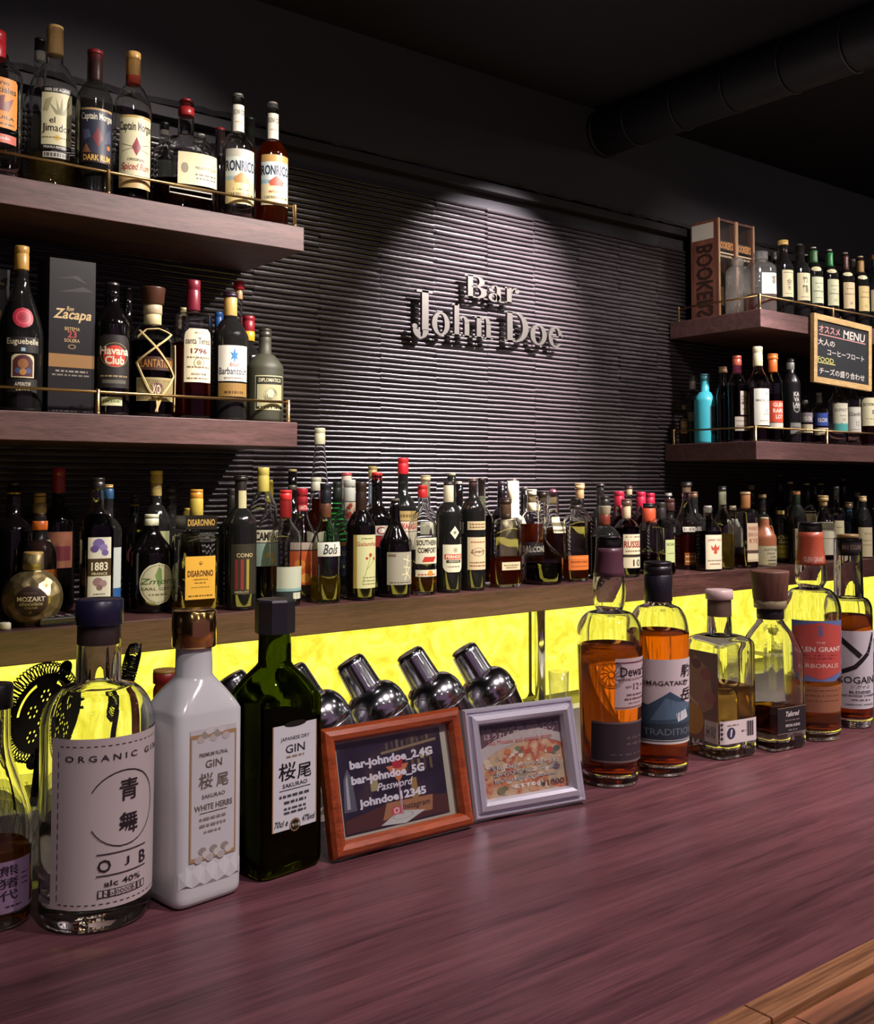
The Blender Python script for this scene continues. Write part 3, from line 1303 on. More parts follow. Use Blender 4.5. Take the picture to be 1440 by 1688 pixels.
for ch, bx0, by0, bx1, by1 in [('B', 766, 455, 803, 491), ('a', 805, 471, 831, 498), ('r', 832, 474, 856, 500),
                               ('J', 679, 478, 713, 558), ('o', 712, 514, 741, 553), ('h', 745, 502, 777, 554), ('n', 782, 522, 812, 558),
                               ('D', 831, 515, 871, 564), ('o', 874, 535, 901, 569), ('e', 904, 539, 927, 573)]:
    # picture box: left/right edges, top and bottom read at the letter's middle
    xm = (bx0 + bx1) / 2
    tl, tr_ = on_y(bx0, (by0 + by1) / 2, SY), on_y(bx1, (by0 + by1) / 2, SY)
    zt_, zb_ = on_y(xm, by0, SY).z, on_y(xm, by1, SY).z
    mb = MB()
    for pl in G(ch):
        k = len(pl)
        A = sum(pl[i][0] * pl[(i + 1) % k][1] - pl[(i + 1) % k][0] * pl[i][1] for i in range(k))
        if A < 0:
            pl = pl[::-1]
        f = [(tl.x + (tr_.x - tl.x) * x, zb_ + (zt_ - zb_) * y) for x, y in pl]
        mb.add([(x, SY, z) for x, z in f] + [(x, SY + 0.010, z) for x, z in f],
               [tuple(range(k)), tuple(range(2 * k - 1, k - 1, -1))] + [(i, i + k, (i + 1) % k + k, (i + 1) % k) for i in range(k)], M_SIGN)
    cxm = (tl.x + tr_.x) / 2
    mb.tube([(cxm, SY + 0.008, zb_ + 0.006), (cxm, YW, zb_ + 0.006)], 0.002, 6, M_SIGN)
    mb.build('letter', sign)

# ------------------------------------------------------------------ bar counter
bar = empty('bar_counter', (0, 0, 0), 0, 'long dark mahogany bar counter in front, with an oak edge', 'counter')
YE = 0.432
mb = MB(); mb.box(-1.2, 3.2, YE, 0.93, 0.955, 1.0); mb.build('counter_top', bar, M_COUNTER)
xj = on_z(1205, 1650, 1.0).x
for i, (x0, x1) in enumerate([(-1.2, xj - 0.0006), (xj + 0.0006, 3.2)]):
    mb = MB(); mb.box(x0, x1, YE - 0.0225, YE - 0.0005, 0.955, 1.0015)
    o = mb.build('edge_strip', bar, M_OAK, bevel=0.001)
M_OAK2 = wood('oak_armrest', '#331b13', '#ab6f4e', 0.5, (0.7, 13, 13), 0.3)
yy = YE - 0.026
for i, wdt in enumerate((0.062, 0.07, 0.09, 0.1)):
    jx = [-1.2, xj + 0.03 - i * 0.35 if i else xj + 0.018, 3.2]
    for x0, x1 in zip(jx, jx[1:]):
        mb = MB(); mb.box(x0 + 0.0005, x1 - 0.0005, yy - wdt + 0.0006, yy - 0.0006, 0.955, 0.9985)
        mb.build('oak_plank', bar, M_OAK2, bevel=0.0008)
    yy -= wdt
mb = MB(); mb.box(-1.2, 3.2, 0.50, 0.90, 0.0, 0.9545); mb.build('counter_body', bar, M_BACKTOP)
led = MB(); led.box(-0.8, 3.0, 0.935, 1.30, 0.925, 0.955)
o = led.build('service_ledge', None, paint('#8a8478', 0.4))
tag(o, 'steel service ledge behind the bar counter holding shakers and strainers', 'ledge')
led = MB(); led.box(-0.7, 2.9, 0.96, 1.22, 0.0, 0.9245)
led.build('cabinet_body', o, M_BACKTOP)


# ------------------------------------------------------------------ the bottles, shelf by shelf
CR, WH, BK, GD, RD = '#e3d8ba', '#dcd8cc', '#15110f', '#b28d4a', '#b3202a'
INK = '#2a2320'
# ---- upper left shelf
b('big empty bottle with an orange label, at the far left of the upper shelf', 'LU', -9, 53, 92, 0.015, 'w', L=None, sh=(128, 96, 34), face=.3,
  S=[(53, 98, 37, RD)], P=[(0, 141, 222, 68, '#e2943f', [('T', 'Cuervo', .9, .1, .5, INK), ('T', 'Especiales', .74, .16, .9, INK), ('P', [(-.5, .34), (.5, .34), (.75, .62), (0, .45), (-.75, .62)], '#8c5a46'), ('P', [(-.2, .34), (.2, .34), (.3, .66), (0, .62), (-.3, .66)], '#7a3f44'), ('T', 'TEQUILA', .2, .08, .8, INK), ('S', .08, .04, .8, '#6a4a2a')], 'round'),
                           (0, 232, 246, 66, '#cf6a58', [('T', 'Reposado', .5, .5, .6, WH)])])
b('dark capped clear bottle half hidden behind the gold capped tequila', 'LU', 66, 65, 50, 0.14, 'w', S=[(65, 86, 17, BK), (86, 102, 16, '#b9b3a5')], P=[(0, 200, 260, 40, '#8e8a7c', [])])
b('clear tequila bottle with a gold cap and a cream agave label', 'LU', 91, 45, 78, 0.0, 'w', L=(262, '#e8d9a0'), sh=(152, 108, 29), face=.35,
  S=[(45, 93, 27, '#c9a468')], P=[(-2, 157, 258, 50, '#cfc8a0', [('R', -1, .91, 1, 1, BK), ('T', '100% DE AGAVE', .955, .05, .8, WH), ('R', -1, 0, 1, .075, BK), ('T', 'TEQUILA REPOSADO', .035, .04, .86, WH), ('P', [(-.1, .56), (.5, .56), (.85, .8), (.35, .62), (.3, .86), (.15, .64), (-.1, .82), (0, .62), (-.5, .74)], '#8e8a68'), ('P', [(-.9, .62), (-.6, .6), (-.3, .84), (-.7, .8)], '#a29c78'), ('T', 'el', .47, .1, .18, INK, -.3), ('T', 'Jimador', .33, .16, .92, INK), ('D', 0, .19, .18, '#c9a648'), ('S', .19, .02, .9, '#77704f')], 'rect'),
                        (-2, 262, 271, 44, '#c7c3b4', [('S', .5, .7, .9, '#55524a')])])
b('rum bottle with a navy picture label and a dark red neck', 'LU', 157, 85, 60, 0.0, 'w', 'smoke', L=(190, '#3a0d08'), sh=(172, 138, 26), face=.4,
  S=[(85, 91, 26, '#7a1f22'), (91, 136, 25, '#4c1013', 'neck_foil')], P=[(0, 188, 276, 56, '#272a3d', [('R', -1, .96, 1, 1, '#a88a5a'), ('T', 'Captain Morgan', .83, .17, .98, '#d9d2bb', 0, 0, .02), ('P', [(-.3, .45), (0, .28), (.3, .45), (0, .66)], '#6e2228'), ('P', [(-.8, .4), (-.4, .46), (-.5, .6), (-.9, .6)], '#4a5068'), ('P', [(.4, .36), (.9, .4), (.8, .66), (.5, .56)], '#4a5068'), ('P', [(-.9, .18), (-.4, .18), (-.65, .34)], '#8c5a34'), ('D', .7, .3, .14, '#b5722e'), ('R', -1, 0, 1, .17, '#2d1a17'), ('T', 'DARK RUM', .085, .11, .82, '#e3b354', 0, 0, .02)])])
b('spiced rum bottle with a cream label and a gold and red neck', 'LU', 220, 88, 62, 0.0, 'w', 'clear', L=(302, '#1c0c08'), sh=(184, 143, 25), face=.4,
  S=[(88, 128, 24, '#c79a55'), (128, 141, 24.6, '#a63a28', 'neck_band')], P=[(0, 200, 318, 58, '#d8d2ac', [('R', -1, .965, 1, 1, '#b89a5a'), ('T', 'Captain Morgan', .83, .16, .98, '#2a2320', 0, 0, .02), ('P', [(-.26, .56), (0, .44), (.26, .56), (0, .7)], '#8c3440'), ('L', -.8, .5, .8, .62, .03, '#55504a'), ('L', -.8, .6, .8, .5, .03, '#55504a'), ('T', 'ORIGINAL', .39, .04, .5, INK), ('T', 'Spiced Rum', .28, .13, .82, '#a52c33', 0, .25), ('R', -1, 0, 1, .17, '#b99a66'), ('S', .1, .03, .9, '#5a4526')])])
b('small dark capped bottle behind the squat bottle, on the upper left shelf', 'LU', 271, 203, 44, 0.14, 'w', 'clear', S=[(203, 216, 15, BK), (216, 224, 14, '#b9b3a5')], P=[(0, 270, 310, 34, '#9fa39a', [])])
b('squat round shouldered bottle with a red stopper and cream label', 'LU', 307, 165, 110, 0.005, 'd', L=(303, '#7a2606'), sh=(270, 228, 27, 'd'), dr=.62, n=2.4, face=.55,
  S=[(165, 179, 19, '#7e1418'), (179, 193, 27, '#8a1d1f', 'collar'), (193, 226, 28.5, '#a89a80', 'neck_ring')][:2], P=[(16, 262, 313, 70, '#d6cda6', [('D', -.68, .52, .17, '#8e8470', 1.5), ('T', 'Captain Morgan', .76, .2, .56, INK, .36), ('T', 'PRIVATE STOCK', .55, .1, .54, INK, .36), ('S', .34, .05, .55, '#5a523f', .36), ('S', .22, .05, .5, '#5a523f', .36)])])
b('plain clear bottle shoulder showing behind the squat bottle on the right', 'LU', 331, 222, 48, 0.15, 'w', 'clear', S=[(222, 236, 14, '#8e8b84')])
b('dark bottle with a dull red cap behind the pair of white labelled rums', 'LU', 363, 212, 44, 0.14, 'w', 'brown', S=[(212, 243, 15, '#7a1c24')])
b('clear white rum bottle with a blue island label, left of its amber twin', 'LU', 392, 156, 57, 0.0, 'w', 'clear', sh=(248, 221, 22), face=.45,
  S=[(156, 167, 17, '#77746e')], P=[(0, 176, 220, 22, '#d5d0bd', [('T', 'RONRICO', .72, .2, .9, INK), ('S', .35, .05, .6, '#a8845a')]),
    (0, 254, 343, 55, '#c9cfc4', [('R', -1, 0, 1, .42, '#d6c388'), ('R', -1, .86, 1, 1, '#b3b0a0'), ('R', -1, .42, 1, .5, '#9fb7b8'), ('T', 'RONRICO', .69, .2, .98, '#1d2540', 0, 0, .03), ('P', [(-.4, .38), (.4, .38), (.5, .46), (0, .58), (-.5, .46)], '#b3834a'), ('T', 'CARIBBEAN RUM', .17, .06, .8, INK), ('S', .26, .03, .5, '#7a6a48')])])
b('green capped bottle with a white neck band, behind the clear island rum', 'LU', 412, 195, 44, 0.14, 'w', 'dkgreen', S=[(195, 210, 15, '#1c2a20'), (210, 222, 15, '#b9b7ac')])
b('amber rum bottle with a blue island label, at the right end of the upper shelf', 'LU', 449, 170, 54, 0.0, 'w', 'clear', L=(236, '#c06a1c'), sh=(258, 234, 21), face=.45,
  S=[(170, 181, 17, '#7d7a74')], P=[(0, 190, 232, 21, '#d5d0bd', [('T', 'RONRICO', .72, .2, .9, INK), ('S', .35, .05, .6, '#a8845a')]),
    (0, 263, 345, 52, '#c5d0cc', [('R', -1, 0, 1, .45, '#d8cba0'), ('R', -1, .86, 1, 1, '#b58d50'), ('R', -1, .42, 1, .5, '#8fb2bd'), ('T', 'RONRICO', .69, .2, .98, '#1d2540', 0, 0, .03), ('P', [(-.4, .38), (.4, .38), (.5, .46), (0, .58), (-.5, .46)], '#b0523f'), ('T', 'CARIBBEAN RUM', .15, .06, .8, INK), ('T', 'IMPORTED', .26, .05, .5, '#a8463a')])])

# ---- middle left shelf
b('cherry liqueur bottle with a long tapered neck and red wax seal', 'LM', 36, 407, 72, 0.005, 'g', 'smoke', L=(500, '#1a0a0a'), sh=(560, 450, 22, 's'), face=.5,
  S=[(407, 446, 24, '#b58a44')], P=[(0, 511, 545, 33, '#a32338', [('O', 0, .5, .7, .12, '#c74a5c'), ('D', 0, .5, .3, '#8c1a2e')], 'oval', 'wax_seal'),
    (0, 560, 585, 54, '#1c1718', [('T', 'Euguebelle', .66, .5, .95, '#d8cfb6'), ('R', -.12, .08, .12, .3, '#8fb0c4')]), (0, 588, 626, 36, '#cdbf98', [('R', -.86, .05, .86, .72, '#4a1f2a'), ('D', 0, .66, .84, '#4a1f2a', .8), ('D', 0, .6, .45, '#8a5a34'), ('D', -.45, .3, .25, '#3c4f7a'), ('D', .45, .3, .25, '#3c4f7a'), ('D', 0, .25, .3, '#a8763c')], 'arch'),
    (0, 628, 650, 50, '#1a1515', [('T', 'APERITIF', .6, .3, .5, '#cfc7b2'), ('S', .2, .14, .4, '#9c957f')])])
b('dark rum bottle with a red disc on its black label', 'LM', 185, 467, 61, 0.0, 'w', 'black', sh=(540, 508, 25), face=.45,
  S=[(467, 504, 23, '#241f22')], P=[(0, 556, 642, 57, '#231d1c', [('O', 0, .62, .84, .05, '#8a7a5a', .85), ('D', 0, .6, .66, '#c43a2a', .95), ('T', 'Havana', .70, .16, .86, '#e3d6bb', 0, 0, .03), ('T', 'Club', .52, .16, .56, '#e3d6bb', 0, 0, .03), ('S', .22, .03, .8, '#9a8a62'), ('R', -.7, .08, .7, .15, '#5c5a52')], 'arch'),
    (-4, 657, 671, 34, '#c9cba4', [('S', .5, .3, .8, '#6f7a4a')])])
b('slim dark capped bottle behind the red disc rum', 'LM', 211, 474, 40, 0.13, 'w', 'black', S=[(474, 512, 13, '#3a3538')])
d_raffia = b('decanter of dark rum tied with raffia, under a brown wooden stopper', 'LM', 252, 475, 74, 0.004, 'f', 'clear', L=(565, '#4a1a06'), sh=(575, 536, 28, 'd'), face=.5,
  S=[(475, 503, 41, '#4a2c20', 'stopper', 'flare'), (503, 519, 31, '#b9a98a', 'neck_ring'), (519, 537, 29, '#c9b98c', 'neck_label')], P=[(0, 592, 614, 64, '#3a1d10', [('T', 'PLANTATION', .5, .6, .95, '#a8763c')]), (0, 626, 664, 66, '#a89a6e', [('R', -.95, .06, .95, .94, '#8c7d54'), ('D', 0, .5, .36, '#5c3238'), ('T', 'XO', .5, .4, .2, '#d8cca4'), ('S', .84, .06, .85, '#4a4028'), ('S', .14, .06, .85, '#4a4028')])])
b('orange amber rum bottle with a maroon waxed neck and tall cream label', 'LM', 319, 463, 62, 0.0, 'w', 'clear', L=(567, '#b0401a'), sh=(530, 517, 22, 'q'), face=.45,
  S=[(463, 513, 22.5, '#7a1f30', 'wax_cap')], P=[(3, 546, 633, 49, CR, [('T', 'SINCE 1796', .92, .04, .3, '#6a5a42'), ('T', 'santa Teresa', .77, .12, .9, '#4a3a34'), ('T', '1796', .58, .1, .56, '#6a2c30', 0, 0, .03), ('O', 0, .36, .36, .05, '#8a7a5a'), ('D', 0, .36, .18, '#9a8c6a'), ('S', .46, .03, .8, '#7a6c50'), ('S', .28, .03, .8, '#7a6c50'), ('T', 'SOLERA RUM', .15, .04, .5, INK), ('S', .07, .03, .8, '#7a6c50')], 'arch')])
b('cream capped bottle peeking out behind the maroon waxed rum', 'LM', 303, 508, 36, 0.13, 'w', 'clear', S=[(508, 521, 13, '#bdb389')])
b('blue capped bottle behind the white labelled rum on the middle shelf', 'LM', 361, 515, 36, 0.12, 'w', 'dkgreen', S=[(515, 540, 14, '#24508a')])
b('rum bottle with a gold neck and a white label bearing a blue star', 'LM', 380, 483, 57, 0.0, 'w', 'brown', L=(540, '#3a1206'), sh=(560, 527, 22), face=.45,
  S=[(483, 491, 25, '#2b1a2c'), (491, 523, 22, '#c5a05c', 'neck_foil')], P=[(0, 573, 631, 55, WH, [('P', [(0, .95), (.08, .78), (.26, .82), (.14, .7), (.24, .58), (.06, .64), (0, .48), (-.06, .64), (-.24, .58), (-.14, .7), (-.26, .82), (-.08, .78)], '#3a78ae'), ('T', 'Rhum', .46, .12, .3, '#a8384a', 0, .3), ('T', 'Barbancourt', .28, .2, .92, '#2a3350'), ('T', 'ESTATE RESERVE', .08, .06, .6, INK)]),
    (0, 634, 656, 54, '#8a6a34', [('S', .3, .2, .6, '#4c3513')])])
b('clear corked bottle with a red wax top behind the blue star rum', 'LM', 394, 465, 34, 0.11, 'w', 'clear', sh=(560, 540, 12), S=[(465, 478, 18, '#a8222c', 'wax_cap', 'plain'), (478, 494, 12, '#a88a5e', 'cork')])
b('bottle with a red and yellow neck behind the round olive bottle', 'LM', 410, 522, 42, 0.12, 'w', 'brown', S=[(522, 547, 20, '#8a1c28'), (547, 563, 20, '#d3a428', 'neck_band')])
b('matte olive rum bottle with a squat body and engraved portrait label', 'LM', 437, 543, 61, 0.0, 'k', '#38382a', rough=.55, sh=(610, 584, 21, 'r'), face=.35,
  S=[(543, 557, 21, '#2f2c24'), (557, 584, 19, '#5e5a48', 'neck_label')], P=[(0, 622, 678, 52, '#b9b58e', [('R', -.96, .03, .96, .97, '#2d2c22'), ('R', -.86, .78, .86, .95, '#1b1a15'), ('T', 'DIPLOMATICO', .865, .11, .76, '#cfc9a6'), ('R', -.86, .1, .86, .74, '#a8a47e'), ('D', 0, .42, .46, '#6e6a50', 1.1), ('D', 0, .48, .22, '#c5bf9c', 1.2), ('S', .06, .05, .7, '#cfc9a6')])])

# ---- back counter, left part
b('black bottle with a thin gold cap ring, at the far left of the counter', 'BC', 23, 796, 62, .09, 'b', 'black', S=[(796, 812, 20, '#1c1716'), (812, 815, 21, GD, 'gold_ring')])
b('dark bottle with a gold screw cap and amber neck label, behind the orange banded one', 'BC', 66, 813, 50, .11, 'g', 'brown', S=[(813, 830, 19, '#a8873c'), (830, 846, 22, '#8a6f3e', 'neck_label')], P=[(0, 890, 930, 40, '#8c8464', [])])
b('short dark bottle with an orange neck band behind the foil ball bottle', 'BC', 66, 846, 56, .05, 'd', 'brown', S=[(846, 859, 16, '#3a2618'), (859, 874, 25, '#c8642a', 'neck_band')], P=[(8, 938, 970, 52, '#c8702e', [('D', 0, .5, .4, '#8a3a1c')])])
b('dark bottle with a tall red cap, third from the left on the back counter', 'BC', 97, 771, 54, .15, 'w', 'black', S=[(771, 813, 21, '#8a1f2e')], P=[(0, 876, 935, 46, '#7a4a34', [('R', -.8, .2, .8, .6, '#5c2028')])])
b('violet syrup bottle with a white flower label and black cap', 'BC', 161, 788, 50, .01, 'b', 'clear', L=(848, '#120608'), sh=(872, 838, 22, 'r'), n=3.4, face=.3,
  S=[(788, 808, 23, '#1b1618')], P=[(-1, 885, 990, 37, '#cfccc0', [('D', -.1, .9, .5, '#6a5a9a', .9), ('D', .3, .84, .36, '#8474ae', .9), ('D', -.45, .82, .34, '#574688', .9), ('D', .45, .76, .3, '#6a5a9a', .9), ('R', -1, .40, 1, .67, '#3c2c18'), ('T', '1883', .55, .13, .7, '#e8e2d2', 0, 0, .02), ('T', 'FRANCE', .435, .04, .66, '#d8cfae'), ('D', -.15, .31, .42, '#8a6a72', .9), ('D', .3, .28, .34, '#9c7f86', .9), ('D', 0, .22, .26, '#7a5a62', .9), ('S', .12, .015, .5, '#55504a'), ('T', 'VIOLETTE', .06, .025, .6, INK)])])
b('blue capped bottle with a pale side label, right behind the violet syrup', 'BC', 179, 799, 44, .09, 'b', 'dkgreen', S=[(799, 806, 15, GD), (806, 823, 17, '#244a6e', 'neck_foil')], P=[(8, 902, 985, 32, '#aeb6b4', [('R', -1, 0, 1, .2, '#24508a')])])
b('slender black bottle with a gold neck ring, left of the round white labelled liqueur', 'BC', 222, 815, 38, .12, 'b', 'black', S=[(815, 832, 13, '#2a2322'), (832, 834, 15, GD, 'gold_ring')], P=[(0, 900, 930, 30, '#5a2a30', [], 'oval')])
b('dark bottle with a gold foil neck behind the round white labelled liqueur', 'BC', 258, 776, 52, .11, 'w', 'olive', sh=(868, 832, 17), S=[(776, 797, 20, '#b59a44'), (797, 818, 18, '#a39055', 'neck_label')], P=[(0, 875, 915, 44, '#8a8c66', [])])
b('smoky bottle with white neck rings behind the almond liqueur', 'BC', 282, 800, 46, .15, 'w', 'smoke', S=[(800, 806, 14, BK), (806, 812, 14.5, '#a39f98', 'neck_band'), (818, 821, 14.5, '#a39f98', 'neck_band')])
b('black liqueur bottle with a white cap and a round cream label', 'BC', 250, 848, 74, .025, 'k', 'black', sh=(915, 868, 23, 's'), face=.1,
  S=[(848, 867, 23, '#c9c8ae')], P=[(0, 926, 994, 62, '#c9c6ac', [('O', 0, .5, .92, .05, '#8c8c6e', 1.08), ('P', [(0, .4), (.2, .52), (.15, .85), (0, .9), (-.2, .7)], '#7a9a5a'), ('T', 'Zmora', .56, .14, 1.0, '#4a6a3a', 0, .3), ('T', 'EARL GREY', .38, .07, .9, '#4a5a3a'), ('S', .24, .04, .5, '#77775a')], 'oval')])
d_alm = b('square almond liqueur bottle with a gold label and black neck box', 'BC', 324, 807, 74, .0, 'q', 'clear', sh=(893, 876, 18, 'q'), n=5, dr=.62, face=.1, L=(998, '#d8b040'),
  S=[(807, 822, 21, '#c2862c'), (822, 850, 22, '#b5a044', 'neck_foil', 'plain'), (850, 872, 54, '#17120f', 'neck_box', 'box')], P=[(-1, 916, 986, 51, '#d9a63c', [('O', 0, .84, .12, .03, '#7a5a24'), ('D', 0, .82, .08, '#7a5a24'), ('T', 'DISARONNO', .6, .15, .86, '#4a1c18', 0, 0, .03), ('T', 'ORIGINALE', .46, .04, .5, '#5a3a1c'), ('S', .38, .02, .4, '#5a3a1c'), ('S', .28, .02, .6, '#8a6a2c'), ('S', .08, .03, .8, '#5a3a1c')])])
b('small yellow capped bottle hidden behind the almond liqueur', 'BC', 311, 838, 44, .09, 'd', 'clear', L=(880, '#4a5a18'), S=[(838, 850, 14, '#b39a3a')])
b('red wine bottle with a cream capsule stripe and a dark striped label', 'BC', 397, 784, 53, .0, 'b', 'dkgreen', L=(862, '#0e0a06'), sh=(868, 838, 19, 'r'), face=.3,
  S=[(784, 792, 23, '#1c1819'), (792, 838, 19, '#211b1c', 'neck_foil', 'plain')], P=[(1, 809, 838, 15, '#b9b28a', [], 'rect', 'neck_label'), (-1, 896, 978, 46, '#2c2620', [('T', 'CONO', .78, .08, .6, '#c9b98c', 0), ('R', -.7, .1, -.5, .7, '#7a2430'), ('R', -.3, .1, -.1, .7, '#8a2a34'), ('R', .1, .1, .3, .7, '#9a8a3a'), ('T', 'MERLOT', .05, .05, .5, '#a8a08a', -.2)])])
b('unlabelled dark green bottle wedged behind the red wine bottle', 'BC', 382, 806, 42, .1, 'b', 'dkgreen', S=[(806, 836, 15, '#1e1a16')])
b('aperitif bottle with a yellow cap and black lettering band', 'BC', 434, 771, 48, .06, 'w', 'clear', sh=(845, 812, 19), L=(932, '#5a1a08'), face=.25,
  S=[(771, 811, 19.5, '#b3a552')], P=[(0, 873, 893, 44, '#ccc8ac', [('T', 'CAMPARI', .48, .7, .98, '#1c1612', 0, 0, .04)]), (2, 895, 932, 42, '#8ba39a', [('T', 'Mi', .5, .3, .3, '#c9b24a', 0, .3), ('D', .2, .25, .2, '#d3a83a')])])
b('yellow capped bottle standing behind the aperitif bottle', 'BC', 444, 791, 36, .15, 'w', 'clear', S=[(791, 828, 11, '#b5a63c')])
b('black bottle with a dull gold cap behind the red capped peach liqueur', 'BC', 482, 774, 40, .12, 'w', 'black', S=[(774, 787, 14, '#9c8a5c'), (800, 808, 15, '#4a4238', 'neck_band')])
b('clear hourglass liqueur bottle with a scarlet cap, turned to its back label', 'BC', 471, 808, 54, .02, 's', 'clear', sh=(888, 855, 20, 's'), bulge=None, face=.2, tb=.95,
  S=[(808, 824, 20, '#cf2c30'), (824, 854, 18.5, '#c62a30', 'neck_foil', 'plain')], P=[(0, 933, 973, 50, '#b9c0b2', [('R', -1, 0, 1, .12, '#7fa3a8')]), (0, 974, 987, 50, '#1d2630', [('R', .1, .1, .8, .9, '#c9c8ba'), ('S', .5, .7, .3, '#33302c', .45)])])
b('clear vodka bottle with a red lettered neck and an orange lower label', 'BC', 498, 805, 54, .1, 's', 'clear', sh=(898, 846, 19, 's'), S=[(805, 843, 18.5, '#9c1f2c')],
  P=[(0, 832, 842, 18.5, '#a8202c', [('T', 'SANTA', .5, .7, .8, '#e3cfc8')]), (0, 893, 905, 50, '#b9a89c', []), (0, 907, 962, 52, '#c8582a', [('D', -.3, .6, .3, '#e08a3a'), ('D', .4, .4, .35, '#b03a20'), ('D', 0, .2, .3, '#e3a04a')])])
b('very tall clear bottle with a white cap rising above the others', 'BC', 527, 706, 44, .16, 't', 'clear', sh=(880, 735, 17, 'l'), S=[(706, 733, 18, '#c6c6a6')])
b('amber brown bottle with a white cap below the very tall clear bottle', 'BC', 521, 787, 42, .1, 'w', 'clear', L=(822, '#a0562a'), S=[(787, 809, 17, '#bdbba6')], P=[(0, 875, 892, 36, '#b3ab98', [])])
b('clear tapered liqueur bottle with a white script label and black neck', 'BC', 537, 797, 50, .0, 's', 'clear', sh=(905, 850, 18, 's'), L=(952, '#c9b44a'), face=.3,
  S=[(797, 830, 19, '#191a26'), (830, 853, 18.5, '#5c3a28', 'neck_foil', 'plain')], P=[(-1, 893, 916, 44, '#d0d2ca', [('T', 'Bols', .5, .72, .58, '#20202a', 0, .35)])])
b('emerald glass bottle with a blue label behind the tapered liqueur', 'BC', 556, 795, 44, .07, 'w', 'green', sh=(880, 828, 16, 's'), S=[(795, 822, 16, '#1c241f')], P=[(4, 893, 953, 42, '#243a78', [('R', -1, .9, 1, 1, '#c98a2e'), ('T', 'BLUE', .7, .14, .6, '#d0d2d8'), ('D', 0, .4, .4, '#3a5aa0')])])
b('clear bottle with a grey cap and pink diamond neck label', 'BC', 576, 791, 48, .06, 'w', 'clear', sh=(880, 858, 20), S=[(791, 827, 20, '#b3b6ae')], P=[(0, 828, 857, 21, '#d3c2ac', [('P', [(-.6, .7), (0, .95), (.3, .8), (-.2, .55)], '#b3483f'), ('P', [(-.8, .3), (-.1, .5), (.4, .25), (-.4, .05)], '#b3483f'), ('P', [(.3, .5), (.9, .7), (.9, .35)], '#c06a58')])])
b('pink and white capped bottle behind the diamond necked bottle', 'BC', 571, 779, 40, .14, 'w', 'clear', S=[(779, 784, 18, '#b5484a'), (784, 824, 17, '#c9bdb0', 'neck_foil', 'plain')])
b('dark liqueur bottle with a tall botanical cream label', 'BC', 595, 795, 50, -.005, 'b', 'black', sh=(872, 842, 18, 'r'), face=.3, S=[(795, 842, 18.5, '#2a1c16')],
  P=[(0, 881, 968, 45, '#c9c99a', [('R', -1, 0, -.72, 1, '#a38a48'), ('T', 'Liqueur', .93, .04, .5, INK, .1, .3), ('T', 'Galanthus', .83, .08, .9, '#9c4a38', .12), ('L', -.3, .1, .3, .6, .05, '#8c9a5a'), ('L', 0, .35, .7, .55, .05, '#8c9a5a'), ('D', .3, .62, .14, '#a8483a'), ('D', .65, .55, .12, '#b35a40'), ('D', 0, .56, .1, '#a8483a'), ('S', .2, .015, .6, '#6a6a4a', .3), ('S', .14, .015, .6, '#6a6a4a', .3), ('S', .08, .015, .6, '#6a6a4a', .3)])])
b('dark bitter bottle with a red cap and gold neck band, behind the botanical label', 'BC', 621, 779, 50, .08, 'w', 'black', S=[(779, 802, 18, '#c62c2a'), (802, 813, 17.5, '#a8854a', 'neck_band')], P=[(-4, 866, 882, 46, '#cfc8b8', [('T', 'C', .5, .8, .3, '#8c2430', .2)]), (0, 883, 900, 46, '#9c1f28', [])])
b('tan capped bottle behind the red capped bitter', 'BC', 614, 769, 38, .16, 'w', 'clear', S=[(769, 787, 15, '#a89460')], P=[(0, 800, 830, 14, '#7a98b0', [])])
b('dark sloping wine bottle with a grey label brushed in white', 'BC', 651, 822, 54, .0, 'g', 'black', sh=(905, 852, 16, 's'), face=.3, S=[(822, 836, 15, '#5c564e'), (836, 850, 15, '#2b2421', 'neck_foil', 'plain')],
  P=[(0, 909, 962, 50, '#9a968a', [('R', -.95, .86, -.4, .94, '#6a5a4a'), ('L', .1, .8, .7, .7, .06, '#e0d8b0'), ('L', .5, .9, .3, .4, .06, '#e0d8b0'), ('L', .1, .55, .8, .5, .06, '#e0d8b0'), ('L', .6, .5, .2, .15, .06, '#e0d8b0'), ('L', .3, .4, .8, .15, .06, '#e0d8b0'), ('L', .0, .3, .4, .35, .06, '#e0d8b0'), ('S', .07, .03, .8, '#4a4640')])])
b('tall dark green cherry liqueur bottle with a bright red cap', 'BC', 664, 755, 46, .1, 'w', 'dkgreen', L=(800, '#0c0f08'), S=[(755, 782, 18, '#cf2630')], P=[(2, 842, 858, 42, '#a89058', [('S', .5, .3, .8, '#6a5a34')]), (2, 859, 875, 42, '#cdb9a4', [('T', 'LUXARDO', .5, .6, .9, '#a8342c', 0, 0, .03)]), (2, 876, 905, 42, '#c9bfa8', [])])
b('ribbed clear bottle with a red cap and white black lettered label', 'BC', 696, 800, 47, .0, 's', 'clear', sh=(870, 832, 15, 's'), face=.3, L=(955, '#b8842c'), S=[(800, 821, 16, '#b52427')],
  P=[(-1, 886, 914, 42, '#cdc9b4', [('T', 'SOUTHERN', .72, .32, .92, '#1c1816', 0, 0, .03), ('T', 'COMFORT', .28, .32, .82, '#1c1816', 0, 0, .03)]), (-1, 914, 928, 42, '#cdc9b4', [('P', [(-.5, .2), (.5, .2), (.8, .8), (-.3, .8)], '#b0302a')]), (-1, 938, 949, 42, '#cfc9b2', [('D', .2, .5, .22, '#c9862e'), ('S', .3, .2, .8, '#a8342c')])])
